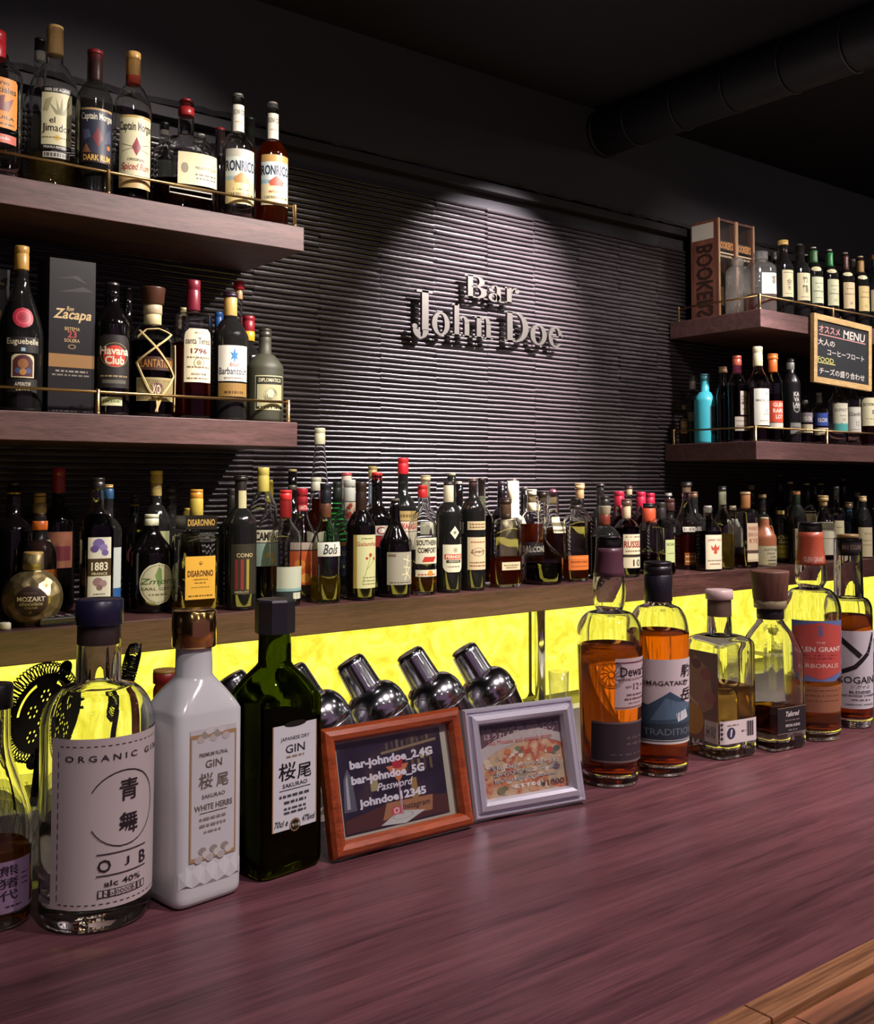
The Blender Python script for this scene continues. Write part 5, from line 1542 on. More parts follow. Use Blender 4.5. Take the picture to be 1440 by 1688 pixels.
INKG = '#6e6358'
b('small bottle of amber plum spirit cut off by the left edge of the photo', 'FC', -12, 1128, 118, base=(-12, 1518), st='g', g='Rclear', sh=(1372, 1215, 44, 's'),
  L=(1392, '#f0bc60'), face=0.4, S=[(1128, 1168, 50, '#15100f', 'cap', 'plain')], P=[(22, 1405, 1488, 66, '#8f7490', [('T', '熊', .82, .2, .45, '#2a2026', -.25), ('T', '猪', .58, .2, .45, '#2a2026', -.25), ('T', '代', .34, .2, .45, '#2a2026', -.25), ('S', .12, .03, .4, '#2a2026'), ('S', .7, .02, .2, '#2a2026', .6), ('S', .6, .02, .2, '#2a2026', .6), ('S', .5, .02, .2, '#2a2026', .6)])])
GIN = b('round clear gin bottle with a navy cap and stitched paper label', 'FC', 163, 988, 178, base=(157, 1506), st='w', g='Rclear', sh=(1194, 1124, 72, 'd'), rot=8, tb=.98,
  wall=0.004, foot=0.020, L=(1338, '#f2f3ee'), S=[(988, 1030, 76, '#23203f', 'cap', 'plain'), (1030, 1062, 60, '#5c4a44', 'cork', 'plain')], P=[(0, 1198, 1466, 236, '#c9bcb9', [
      *[('L', -.86 + .09 * i, .955, -.81 + .09 * i, .955, .012, '#4a3a42') for i in range(20)], *[('L', -.86 + .09 * i, .03, -.81 + .09 * i, .03, .012, '#4a3a42') for i in range(20)],
      *[('L', -.88, .05 + .06 * i, -.88, .085 + .06 * i, .012, '#4a3a42') for i in range(15)], *[('L', .88, .05 + .06 * i, .88, .085 + .06 * i, .012, '#4a3a42') for i in range(15)],
      ('T', 'O R G A N I C   G I N', .885, .036, 1.0 * .72, '#3a2e34', -.06), ('O', .0, .575, .50, .014, '#33292e', 1.0, radians(-150), radians(150)),
      ('T', '青', .68, .13, .14, '#2c2226', .06), ('T', '舞', .48, .13, .14, '#2c2226', .06),
      ('R', -.36, .315, .36, .322, '#3a2e34'), ('T', 'O', .25, .075, .085, '#2c2226', -.26), ('T', 'J', .255, .05, .035, '#2c2226', .04), ('T', 'B', .25, .075, .06, '#2c2226', .30),
      ('R', -.36, .19, .36, .197, '#3a2e34'), ('T', 'alc 40%', .145, .034, .26, '#2c2226'), ('R', -.34, .065, .34, .11, '#3a2e34'), ('R', -.325, .07, .325, .105, '#c9bcb9'), ('T', 'No.0000557', .087, .026, .28, '#3a2e34')])])
fa = foot((290, 1508), (402, 1470), (246, 1470))
HERB = b('white glazed square gin bottle with a gold cap and floral label', 'FC', 334, 1006, 112, base=(323, 1472), st='q', g='#cfd0d0', rough=.16, coat=.5, n=7, dr=min(1.0, fa[4] / fa[3]), rot=fa[5],
  sh=(1168, 1112, 60, 'p'), square=fa, S=[(1006, 1066, 72, 'm#e6bd78', 'cap', 'plain')], P=[(2, 1190, 1400, 86, '#c6c4c6', [
      ('R', -1, .0, -.93, .93, '#a8855a'), ('R', .93, .0, 1, .93, '#a8855a'), ('R', -1, .0, 1, .03, '#a8855a'), ('R', -1, .93, 1, .96, '#a8855a'),
      *[('D', -.55 + .18 * i, .95 + .03 * ((i * 7) % 3 - 1), .17, ['#b9b2ac', '#9a9388', '#cfcac6'][i % 3], .8) for i in range(7)], *[('D', -.62 + .16 * i, .04 + .03 * ((i * 5) % 3 - 1), .17, ['#b3aca6', '#948d82', '#cac5c0'][i % 3], .8) for i in range(9)],
      ('T', 'PREMIUM FLORAL', .80, .03, .62, INKG), ('T', 'GIN', .725, .06, .36, INKG), ('T', '桜', .6, .12, .30, INKG, -.34), ('T', '尾', .585, .1, .26, INKG, .38), ('T', 'SAKURAO', .48, .03, .5, INKG), ('T', 'WHITE HERBS', .40, .045, .82, INKG),
      ('R', -.6, .355, .6, .36, INKG), ('S', .31, .02, .6, '#8a8078'), ('S', .26, .02, .6, '#8a8078'), ('S', .21, .015, .4, '#8a8078')])])
fb = foot((430, 1460), (536, 1424), (405, 1446))
SAKU = b('dark green square gin bottle with a black octagonal cap', 'FC', 470, 988, 108, base=(475, 1432), st='q', g='Rgreen', n=7, dr=.85, rot=fb[5], square=fb, wall=.0025,
  sh=(1150, 1092, 54, 'p'), L=(1180, '#1c1804'), S=[(988, 1043, 66, '#26252b', 'cap', 'oct')], P=[(0, 1184, 1352, 88, '#cfd0d2', [
      ('R', -1, 0, -.96, 1, '#a87a4a'), ('R', .96, 0, 1, 1, '#a87a4a'), ('D', 0, 1.0, .5, '#14160c', .22),
      ('T', 'JAPANESE DRY', .86, .045, .66, '#33333c'), ('T', 'GIN', .765, .08, .44, '#33333c'), ('S', .69, .02, .4, '#8a7a6a'), ('T', '桜', .555, .17, .38, '#17171c', -.36), ('T', '尾', .53, .14, .32, '#17171c', .42),
      ('T', 'SAKURAO', .42, .04, .56, '#33333c'), ('R', -.7, .375, .7, .382, '#33333c'), ('S', .32, .025, .7, '#44444c'), ('S', .26, .025, .5, '#44444c'), ('S', .2, .02, .5, '#44444c'), ('S', .16, .02, .5, '#44444c'),
      ('T', '70cl e', .07, .06, .3, '#33333c', -.62, .3), ('T', '47%vol', .07, .06, .3, '#33333c', .62, .3), ('D', 0, .03, .24, '#1c1a16'), ('O', 0, .03, .22, .03, '#a87a4a'), ('T', '1918', .03, .03, .22, '#cfc7b5')])])
AMB = '#f3ab48'
b('embossed scotch bottle with a purple collar and black cap, half full of amber whisky', 'FC', 1014, 884, 107, base=(1006, 1287), st='w', g='Rclear', sh=(1046, 1006, 42, 'd'), bulge=(972, 54), tb=.86, rot=-8,
  L=(1062, AMB), S=[(884, 903, 35, '#1a1718'), (903, 950, 40, '#5c3844', 'neck_collar', 'fol')], P=[
      (12, 1078, 1160, 78, '#b3a2a4', [('R', -1, .9, 1, .93, '#6a3a48'), ('R', -1, .02, 1, .05, '#8a5a48'), ('T', "Dewar's", .74, .2, .8, '#2a1c22', 0, 0, .02), ('T', 'BLENDED SCOTCH WHISKY', .585, .045, .86, '#6a3a48'), ('T', 'aged', .44, .06, .14, '#6a4a48', -.42), ('T', '12', .44, .13, .17, '#5a2a34', 0), ('T', 'years', .44, .06, .14, '#6a4a48', .42), ('S', .28, .035, .5, '#6a4a48'), ('S', .2, .035, .6, '#6a4a48'), ('S', .12, .02, .4, '#8a6a68')]),
      (0, 1180, 1246, 130, '#33282e', [('R', -1, .95, 1, 1, '#6a5a58'), ('R', -1, 0, 1, .05, '#6a5a58'), ('S', .6, .05, .3, '#55474c', .2), ('S', .45, .05, .3, '#55474c', .2), ('S', .2, .04, .5, '#55474c')])])
b('whisky bottle with a black foil neck and a blue mountain on its white label', 'FC', 1086, 926, 98, base=(1087, 1270), st='w', g='Rclear', sh=(1044, 996, 44, 'd'), tb=.93, rot=-25,
  L=(1040, AMB), S=[(926, 947, 45.5, '#16131a'), (947, 991, 46, '#191720', 'neck_foil', 'plain')], P=[
      (0, 1080, 1216, 140, '#bfb3b5', [('P', [(-1, .0), (1, .0), (1, .40), (.5, .46), (-.05, .62), (-.55, .46), (-1, .52)], '#33485a'), ('P', [(-.5, .28), (.2, .3), (.7, .46), (.1, .50), (-.15, .55)], '#4f677a'), ('P', [(.15, .26), (.5, .3), (.4, .4), (.1, .36)], '#bfc3c6'), ('R', -1, .05, 1, .24, '#27333d'), ('R', -1, .0, 1, .025, '#c9c3bc'), ('R', -1, .04, 1, .048, '#c9c3bc'), ('T', 'KOMAGATAKE', .72, .055, .62, '#33262c', -.24), ('T', '駒', .86, .15, .2, '#1c1418', .42, .1), ('T', 'ヶ', .72, .07, .1, '#1c1418', .42), ('T', '岳', .58, .15, .2, '#1c1418', .42, .1), ('T', 'TRADITION', .145, .08, .66, '#5f6c74')]), (0, 964, 984, 45, '#191720', [('T', 'MARS', .5, .6, .8, '#8a8490', -.1)], 'rect', 'neck_label')])
fc = foot((1127, 1235), (1190, 1266), (1247, 1243))
b('small square bottle of pale spirit with a pink stopper and fruit picture label', 'FC', 1190, 972, 84, base=(1188, 1241), st='q', g='Rclear', n=9, dr=1.0, rot=-8, sh=(1062, 1046, 40, 'q'), wall=.004, foot=.018, square=(None, None, None, None, None, None),
  L=(1128, '#f4dc90'), S=[(972, 988, 44, '#c3a8a4', 'stopper', 'plain'), (988, 1016, 36, '#8f7260', 'cork', 'plain')], P=[
      (-84, 1070, 1215, 82, '#8a5a50', [('P', [(-1, .3), (1, .3), (1, 1), (-1, 1)], '#7a5450'), ('P', [(-1, .45), (.2, .3), (.8, .4), (.6, .8), (-.2, .95)], '#a8705a'), ('D', .4, .75, .3, '#9c4a48', .8), ('D', -.1, .85, .25, '#7a3a44', .8), ('D', .6, .5, .3, '#a85a58', .8), ('P', [(-1, .55), (.0, .4), (.0, .36), (-1, .5)], '#c9a894'), ('D', -.35, .22, .62, '#c98a3a', 1.0), ('R', .3, 0, 1, .24, '#cfc4c0'), ('T', 'FAMILY', .12, .07, .22, '#3a2c34', .48, 0, .012, radians(84)), ('T', 'SERIES', .12, .07, .22, '#3a2c34', .76, 0, .012, radians(84))]),
      (0, 1178, 1215, 82, '#c6bcb9', [('D', -.93, .86, .05, '#3a2c34'), ('D', -.93, .66, .05, '#3a2c34'), ('D', -.93, .46, .05, '#3a2c34'), ('D', -.93, .26, .05, '#3a2c34'), ('D', -.5, .46, .22, '#2c2c48'), ('P', [(-.56, .3), (-.48, .3), (-.42, .62), (-.52, .62)], '#c6bcb9'), ('S', .8, .05, .3, '#77696a', -.4), *[('R', .34 + .04 * i, .25, .34 + .04 * i + (.012 + .012 * (i % 3)), .9, '#3a3036') for i in range(9)], ('S', .5, .06, .1, '#55474a', .16)])])
b('square decanter style bottle with a ribbed wooden stopper and small black label', 'FC', 1266, 941, 80, base=(1272, 1228), st='q', g='Rclear', n=9, dr=1.0, rot=-7, sh=(1076, 1022, 42, 'p'), wall=.004, foot=.02, square=(None,) * 6,
  L=(1168, '#b98436'), S=[(941, 989, 62, 'cork', 'stopper', 'flare'), (984, 1002, 52, '#8f8466', 'glass_collar', 'plain'), (1004, 1020, 43, '#1b181a', 'neck_band', 'plain')], P=[
      (2, 1158, 1200, 68, '#1d191c', [('R', -1, .0, 1, .02, '#8a7a6a'), ('R', -1, .98, 1, 1, '#8a7a6a'), ('T', 'Tailored', .74, .2, .46, '#d3cac6', .0, .3), ('S', .5, .04, .5, '#77696a'), ('T', 'SPECIAL BLEND', .3, .1, .5, '#d3cac6'), ('S', .12, .05, .3, '#77696a')])])
b('tall malt bottle with an orange neck and an orange shield label', 'FC', 1337, 861, 93, base=(1340, 1213), st='w', g='Rclear', sh=(1010, 968, 38, 'd'), bulge=(946, 50), tb=.92, rot=-41,
  L=(1112, '#ecb462'), S=[(861, 877, 36, '#191416'), (877, 931, 39, '#b5543a', 'neck_foil', 'fol')], P=[
      (0, 1018, 1116, 92, '#5c6a98', [('P', [(-.9, .16), (0, .03), (.9, .16), (.94, .9), (0, .97), (-.94, .9)], '#b34a42'), ('D', 0, .86, .12, '#5c5a80'), ('D', .0, .78, .08, '#5c5a80'), ('T', 'THE', .64, .035, .16, '#d3b4a8'), ('T', 'GLEN GRANT', .53, .08, .84, '#dcc6bc', 0, 0, .02), ('S', .43, .025, .6, '#8a3038'), ('S', .38, .025, .5, '#8a3038'), ('T', 'ARBORALIS', .26, .07, .7, '#d3b4a8')], 'shield'),
      (0, 1124, 1166, 84, '#8a5a40', [('S', .85, .04, .8, '#6a4030'), ('S', .65, .04, .8, '#6a4030'), ('S', .45, .04, .8, '#6a4030')]),
      (0, 905, 928, 38, '#b5543a', [('T', 'GLEN GRANT', .3, .36, .9, '#d8b8a8')], 'rect', 'neck_label')])
b('blended whisky bottle with a black neck and a bold slashed white label', 'FC', 1397, 881, 72, base=(1402, 1194), st='w', g='Rclear', sh=(1008, 984, 46, 'd'), tb=.93, rot=-41,
  L=(1014, AMB), prof2=True, S=[(881, 887, 34, '#9a7c4c', 'cap_rim', 'plain'), (887, 916, 33.5, '#171318', 'cap', 'plain')], P=[
      (0, 893, 910, 33, '#171318', [('T', 'MINI SOGAINI', .5, .5, .95, '#8a7a6a')], 'rect', 'neck_label'),
      (2, 1036, 1162, 82, '#c9c6cb', [('L', -.75, .92, .09, .67, .2, '#1a161c'), ('L', .75, .97, .38, .69, .16, '#1a161c'), ('L', .40, .71, -.17, .53, .17, '#1a161c'), ('L', -.13, .54, -.70, .46, .17, '#1a161c'), ('T', 'SOGAINI', .37, .09, .8, '#1a161c', .05), ('T', 'ソガイニ', .285, .045, .4, '#5a5058', .1, .3), ('T', 'BLENDED', .215, .035, .46, '#2c262c', .1), ('T', 'JAPANESE WHISKY', .165, .035, .8, '#2c262c', .1), ('S', .115, .02, .4, '#77696f', .1), ('T', 'national winery', .055, .03, .6, '#2c262c', .1)])])

# foil wrapped liqueur ball
b('round gold foil wrapped chocolate liqueur bottle with a dark round label', 'BC', 55, 910, 96, .0, 'k', 'clear', face=.15, gmat=foil_mat('crumpled_gold_foil', '#b3a074'),
  prof=lambda d, Ht, R, zof: [(0, R * .45, 0), (.001, R * .5, 0)] + [(R * .93 + R * sin(radians(a)), max(R * cos(radians(a)), R * .3), 0) for a in range(-66, 73, 6)] + [(R * 1.93, R * .36, 1), (Ht - .004, R * .34, 1)],
  S=[(910, 938, 31, '#a8894e'), (938, 952, 31, '#3c2a1e', 'collar', 'plain')], P=[(-14, 964, 1012, 54, '#32201f', [('O', 0, .5, .94, .04, '#5c4440'), ('T', 'MOZART', .6, .16, .8, '#d8cbb8', 0, 0, .03), ('T', 'chocolate', .44, .12, .66, '#c3b29c', 0, .2), ('T', 'CREAM', .3, .07, .36, '#a8968a'), ('S', .8, .03, .4, '#6a5450'), ('D', 0, .14, .1, '#6a5450')], 'oval')])
# red capped bottle behind the white gin bottle
b('little bottle with a red cap and gold rim on the service ledge', 'LD', 273, 1104, 40, .13, 'k', 'brown', sh=(1140, 1127, 30, 'r'), S=[(1104, 1109, 40, '#b3873c', 'cap_rim', 'plain'), (1108, 1126, 41, '#8a2420', 'cap')])

STY['q'] = (0.66, 0.71, 0.42, 'q')
for d in SPECS:
    if 'square' in d and d['square'][0] is not None:
        a, b2, c, wd, dp, an = d['square']
        d['sqR'] = wd / 2
resolve()
for d in SPECS:
    if 'sqR' in d:
        a, b2, c, wd, dp, an = d['square']
        ctr = (b2 + c) / 2
        e = (b2 - a).normalized()
        nrm = Vector((-e.y, e.x, 0))
        if nrm.y < 0:
            nrm = -nrm
        ctr = (a + b2) / 2 + nrm * (wd * d['dr'] / 2)
        d['X'], d['Y'], d['R'] = ctr.x, ctr.y, wd / 2
        d['m'] = depth(Vector((ctr.x, ctr.y, CAM.z))) / F * cos(PITCH)
        d['x'] = proj(Vector((ctr.x, ctr.y, 1.1)))[0]
for d in SPECS:
    if len(d['label'].split()) > 16:
        print('LONG', d['label'])
    build_bottle(d)

# embossing on the scotch bottle
DW = next(d for d in SPECS if d['label'].startswith('embossed scotch'))
sf, zf, R_ = DW['surf'], DW['zof'], DW['R']
mb = MB()
zc_ = zf(1104)
for k in (1.0, .84):
    mb.tube([sf(-R_ * .62 + k * .0155 * cos(2 * pi * i / 28), zc_ + k * .0155 * sin(2 * pi * i / 28), .0004) for i in range(28)], .0008, 6, GLASS['Rclear'], closed=True)
for i in range(12):
    a = 2 * pi * i / 12
    mb.tube([sf(-R_ * .62 + q * .012 * cos(a + q * .5), zc_ + q * .012 * sin(a + q * .5), .0004) for q in (.25, .5, .75, 1)], .0008, 6, GLASS['Rclear'])
mb.build('embossing', DW['root'])
# raffia on the decanter
mb = MB()
S_, z_, R_ = d_raffia['surf'], d_raffia['zof'], d_raffia['R']
mr = paint('#c9b07a', 0.7)
def strand(pts, r=0.0016):
    out = []
    for (u0, y0), (u1, y1) in zip(pts, pts[1:]):
        for i in range(10):
            f = i / 10
            out.append(S_((u0 + (u1 - u0) * f) * R_, z_(y0 + (y1 - y0) * f), 0.0022))
    out.append(S_(pts[-1][0] * R_, z_(pts[-1][1]), 0.0022))
    mb.tube(out, r, 6, mr)
for q in (0, .05):
    strand([(-.75 + q, 549), (.0 + q, 580), (.9 + q, 622), (.2 + q, 655), (-.05 + q, 682)])
    strand([(.75 + q, 553), (.1 + q, 572), (-.9 + q, 602), (-.35 + q, 645), (.0 + q, 664), (.05, 682)])
    strand([(-.85, 560 + q * 40), (-.4, 548), (.1, 546), (.7, 553)])
    strand([(1.05, 570), (1.12, 620 + q * 30), (1.0, 680)])
mb.build('raffia_tie', d_raffia['root'])
# spiral cutting on the decanter
mb = MB()
S_, z_, R_ = d_cut['surf'], d_cut['zof'], d_cut['R']
for i in range(18):
    for sg_ in (1, -1):
        pts = []
        for j in range(13):
            pts.append(S_(((i / 9 - 1) * pi + sg_ * j * .07 + pi) % (2 * pi) * R_ - pi * R_, .012 + .085 * j / 12, .0004))
        for u, v in zip(pts, pts[1:]):
            if (Vector(u) - Vector(v)).length < .02:
                mb.tube([u, v], .0011, 5, GLASS['cut'])
mb.build('cut_pattern', d_cut['root'])
# print on the black neck box
z_ = d_alm['zof']; m_ = d_alm['m']
pm = print_items([('T', 'DISARONNO', .5, .5, .86, '#b3924a', 0, 0, .02)], 27 * m_, (z_(850) - z_(872)) / 2, lambda x, y, q: (x, -27 * m_ * .8 - .0004, y + (z_(850) + z_(872)) / 2))
pm.build('lettering', next(c for c in d_alm['root'].children if c.name.startswith('neck_box')))
# jug handle
R_ = d_jug['R']; z_ = d_jug['zof']
mb = MB()
za, zb2 = z_(868), z_(884)
mb.tube([(R_ * .42, 0, za), (R_ * .75, 0, za + .001), (R_ * .95, 0, (za + zb2) / 2), (R_ * .88, 0, zb2), (R_ * .72, 0, zb2 - .004)], .0026, 8, paint('#a86a4c', .3))
mb.build('handle', d_jug['root'])
mb = MB()
pr = [(z, r + .0006) for z, r, k in d_jug['profile'] if z > z_(898)]
mb.lathe([(z_(899), at_z(d_jug['profile'], z_(899))[0] + .0006)] + pr, 24, paint('#a8664a', .3, 0, .4), close=False)
mb.build('tan_glaze', d_jug['root'])
# moulded facets and a fruit relief on the white bottle
sf, zf = HERB['surf'], HERB['zof']
mb = MB()
wR = HERB['R']
nfac = 5
for i in range(nfac):
    x0 = -wR * .92 + i * wR * 1.84 / nfac
    x1 = x0 + wR * 1.84 / nfac
    zt, zl = zf(1410), zf(1440)
    c = sf((x0 + x1) / 2, (zt + zl) / 2 - .004, .0018)
    v = [sf(x0, zl, .0002), sf(x1, zl, .0002), sf(x1, zt - .002, .0002), sf((x0 + x1) / 2, zt + .004, .0002), sf(x0, zt - .002, .0002), c]
    mb.add(v, [(0, 1, 5), (1, 2, 5), (2, 3, 5), (3, 4, 5), (4, 0, 5)], paint('#cfd0d0', .16, 0, .5))
mb.build('moulded_facets', HERB['root'])

# ------------------------------------------------------------------ boxed bottles and cartons
def carton(name, label, x0, x1, y0, y1, z0, h, col, prints, cat='box', group=None):
    o = empty(name, ((x0 + x1) / 2, y0, z0), 0, label, cat, group)
    w = x1 - x0
    mb = MB(); mb.box(-w / 2, w / 2, 0, y1 - y0, 0, h); mb.build('carton', o, paint(col, .35), bevel=.001)
    if prints:
        pm = print_items(prints, w / 2 * .98, h / 2, lambda x, y, q: (x, -.0004 - q, y + h / 2))
        pm.build('lettering', o)
    return o


a_, c_ = on_y(79, 600, 2.245), on_y(156, 600, 2.245)
t_ = on_y(118, 428, 2.245)
carton('gift_carton', 'tall black gift carton with a gold band on the middle left shelf', a_.x, c_.x, 2.245, 2.245 + .085, 1.5012, t_.z - 1.5012, '#151215', [
    ('P', [(-.9, .86), (.2, .9), (.7, .84), (.0, .88)], '#241f22'), ('P', [(-.7, .78), (.5, .83), (.9, .8), (0, .79)], '#241f22'), ('T', 'Zacapa', .635, .085, .84, '#c3a878', 0, .3, .02), ('T', 'Ron', .68, .03, .16, '#c3a878', -.1, .3), ('T', 'SISTEMA', .55, .022, .34, '#b59a6c'), ('T', '23', .515, .045, .2, '#a83a34', 0, 0, .02), ('T', 'SOLERA', .475, .022, .34, '#b59a6c'), ('O', 0, .435, .18, .07, '#7a6544', .6),
    ('R', -1, .3, 1, .385, '#8a6436'), ('S', .275, .012, .7, '#8a8078'), ('S', .25, .01, .85, '#77706a'), ('S', .02, .01, .8, '#55504c')])
a_, c_ = on_y(-40, 600, 2.30), on_y(16, 600, 2.30)
t_ = on_y(5, 442, 2.30)
carton('gift_carton', 'black gift carton with a thin flower print at the far left of the middle shelf', a_.x, c_.x, 2.31, 2.39, 1.5012, t_.z - 1.5012, '#141114', [
    ('T', 'Gran Reserva', .9, .03, .7, '#a8906c'), ('O', .5, .62, .18, .03, '#8a7a5c'), ('L', .5, .5, .5, .56, .03, '#8a7a5c'), ('P', [(.4, .66), (.5, .72), (.6, .66), (.5, .62)], '#a8906c'), ('R', -1, .28, 1, .36, '#1f1a1c')])
# wooden presentation boxes with a window
for i, (xa, lab) in enumerate(((3.136, 'stained wooden presentation box lettered on its side, next to the shelf end'), (3.246, 'stained wooden presentation box with a window, right of the lettered one'))):
    o = empty('presentation_box', (xa, 2.335, 1.9575), 0, lab, 'box', 'wooden presentation boxes')
    w, dp, h, t = .108, .125, .376, .008
    mb = MB(); mb.box(0, t, 0, dp, 0, h); sp_ = mb.build('side_panel', o, M_BOXWOOD, bevel=.0006)
    mb = MB(); mb.box(w - t, w, 0, dp, 0, h); mb.build('side_panel', o, M_BOXWOOD, bevel=.0006)
    mb = MB(); mb.box(t, w - t, dp - t, dp, 0, h); mb.build('back_panel', o, M_BOXWOOD)
    mb = MB(); mb.box(t, w - t, .002, dp - t, 0, t); mb.build('bottom_panel', o, M_BOXWOOD)
    mb = MB(); mb.box(t, w - t, .002, dp - t, h - t, h); mb.build('top_panel', o, M_BOXWOOD)
    for xe in (-.0008, w - .0062):
        mb = MB(); mb.box(xe, xe + .007, -.004, 0.0, 0, h); mb.build('front_edge_strip', o, paint('#b08a66', .5))
    mb = MB(); mb.box(t, w - t, .006, .008, t, h - t); wn = mb.build('window_pane', o, GLASS['clear'])
    pm = print_items([('R', -.98, .70, .98, .79, '#2a2022'), ('T', "BOOKER'S", .745, .075, .94, '#d08a3c', 0, 0, .03), ('R', -1, .66, 1, .675, '#c9b08c'), ('S', .635, .02, .8, '#b39a7c')], w / 2 - t, h / 2, lambda x, y, q: (w / 2 + x, .0056 - q, y + h / 2))
    pm.build('lettering', wn)
    if i == 0:
        # side lettering reads downwards
        pm = MB()
        tv, tf, asp = text_mesh("BOOKERS", 0, .03)
        pm.add([(-.0008, dp * .5 + y * dp * .62, .150 - x * .27) for (x, y) in tv], tf, paint('#2c1914', .6))
        pm.build('lettering', sp_)
        pm = MB()
        pm.add([(-.0006, dp - .006, .305), (-.0006, .02, .305), (-.0006, .02, .365), (-.0006, dp - .006, .365)], [(0, 1, 2, 3)], paint('#b9b3a6', .6))
        pm.build('paper_slip', sp_)
    # bottle inside
    bo = empty('bottle', (xa + w / 2, 2.335 + .062, 1.9582 + t), 0, ['bottle standing inside the lettered wooden box', 'bottle standing inside the right hand wooden box'][i], 'bottle', 'bottles in the wooden boxes')
    mb = MB(); mb.lathe([(0, .036), (.003, .038), (.16, .038), (.185, .028), (.2, .0145), (.25, .014)], 24, GLASS['brown']); mb.build('glass_body', bo)
    mb = MB(); mb.lathe([(.245, .0165), (.272, .0165), (.275, .014)], 20, paint('#1c1716')); mb.build('cap', bo)
    mb = MB(); mb.lathe([(.05, .0384), (.12, .0384)], 24, paint('#b39a74'), close=False); mb.build('label', bo)
mb = MB(); mb.box(0, .14, 0, .12, 0, .17)
Pq = on_y(1400, 460, 2.36)
tag(mb.build('storage_box', None, paint('#1d1a1c', .5), loc=(Pq.x, 2.37, 1.9575), bevel=.002), 'plain black box standing behind the malt bottles on the upper right shelf', 'box')

# ------------------------------------------------------------------ chalkboard
cs = [on_y(x, y, 2.10) for x, y in ((1341, 521), (1436, 535), (1428, 640), (1333, 635))]
cc = sum(cs, Vector()) / 4
cwid = (cs[1].x - cs[0].x + cs[2].x - cs[3].x) / 2
chgt = (cs[0].z - cs[3].z + cs[1].z - cs[2].z) / 2
chk = empty('chalkboard', (cc.x, 2.095, cc.z), 0, 'small chalkboard menu in a pale wood frame hanging from the upper right shelf', 'chalkboard')
chk.rotation_euler = (0, radians(2.0), 0)
fw = .022
for (x0, x1, z0, z1) in ((-cwid / 2, cwid / 2, chgt / 2 - fw, chgt / 2), (-cwid / 2, cwid / 2, -chgt / 2, -chgt / 2 + fw), (-cwid / 2, -cwid / 2 + fw, -chgt / 2 + fw, chgt / 2 - fw), (cwid / 2 - fw, cwid / 2, -chgt / 2 + fw, chgt / 2 - fw)):
    mb = MB(); mb.box(x0, x1, -.006, .010, z0, z1); mb.build('frame_side', chk, M_PALEWOOD, bevel=.001)
mb = MB(); mb.box(-cwid / 2 + fw, cwid / 2 - fw, .000, .006, -chgt / 2 + fw, chgt / 2 - fw)
bd = mb.build('slate', chk, rough_paint('black_slate', '#1d2026', .7, 30, .05))
hw_, hh_ = cwid / 2 - fw, chgt / 2 - fw
CH = '#d8d4cc'
pm = print_items([('T', 'オススメ', .86, .13, .40, '#d89a94', -.50, 0, .02), ('T', 'MENU', .85, .15, .44, CH, .46, .1, .02), ('L', -.9, .76, .92, .755, .02, '#d89a94'),
                  ('T', '大人の', .63, .12, .32, CH, -.62, 0, .015), ('T', 'コーヒーフロート', .47, .10, .72, CH, .14, 0, .015), ('T', 'FOOD', .32, .09, .30, '#c9c67a', -.64, 0, .015), ('L', -.95, .26, -.28, .262, .02, '#c9c67a'),
                  ('T', 'チーズの盛り合わせ', .12, .12, .88, CH, 0, 0, .015)], hw_, hh_, lambda x, y, q: (x, -.0003 - q, y))
pm.build('lettering', bd)
mb = MB(); mb.tube([(-.02, .006, chgt / 2 - .004), (0, .008, chgt / 2 + .012), (.02, .006, chgt / 2 - .004)], .0012, 6, paint('#6a5a48')); mb.build('hanging_loop', chk)

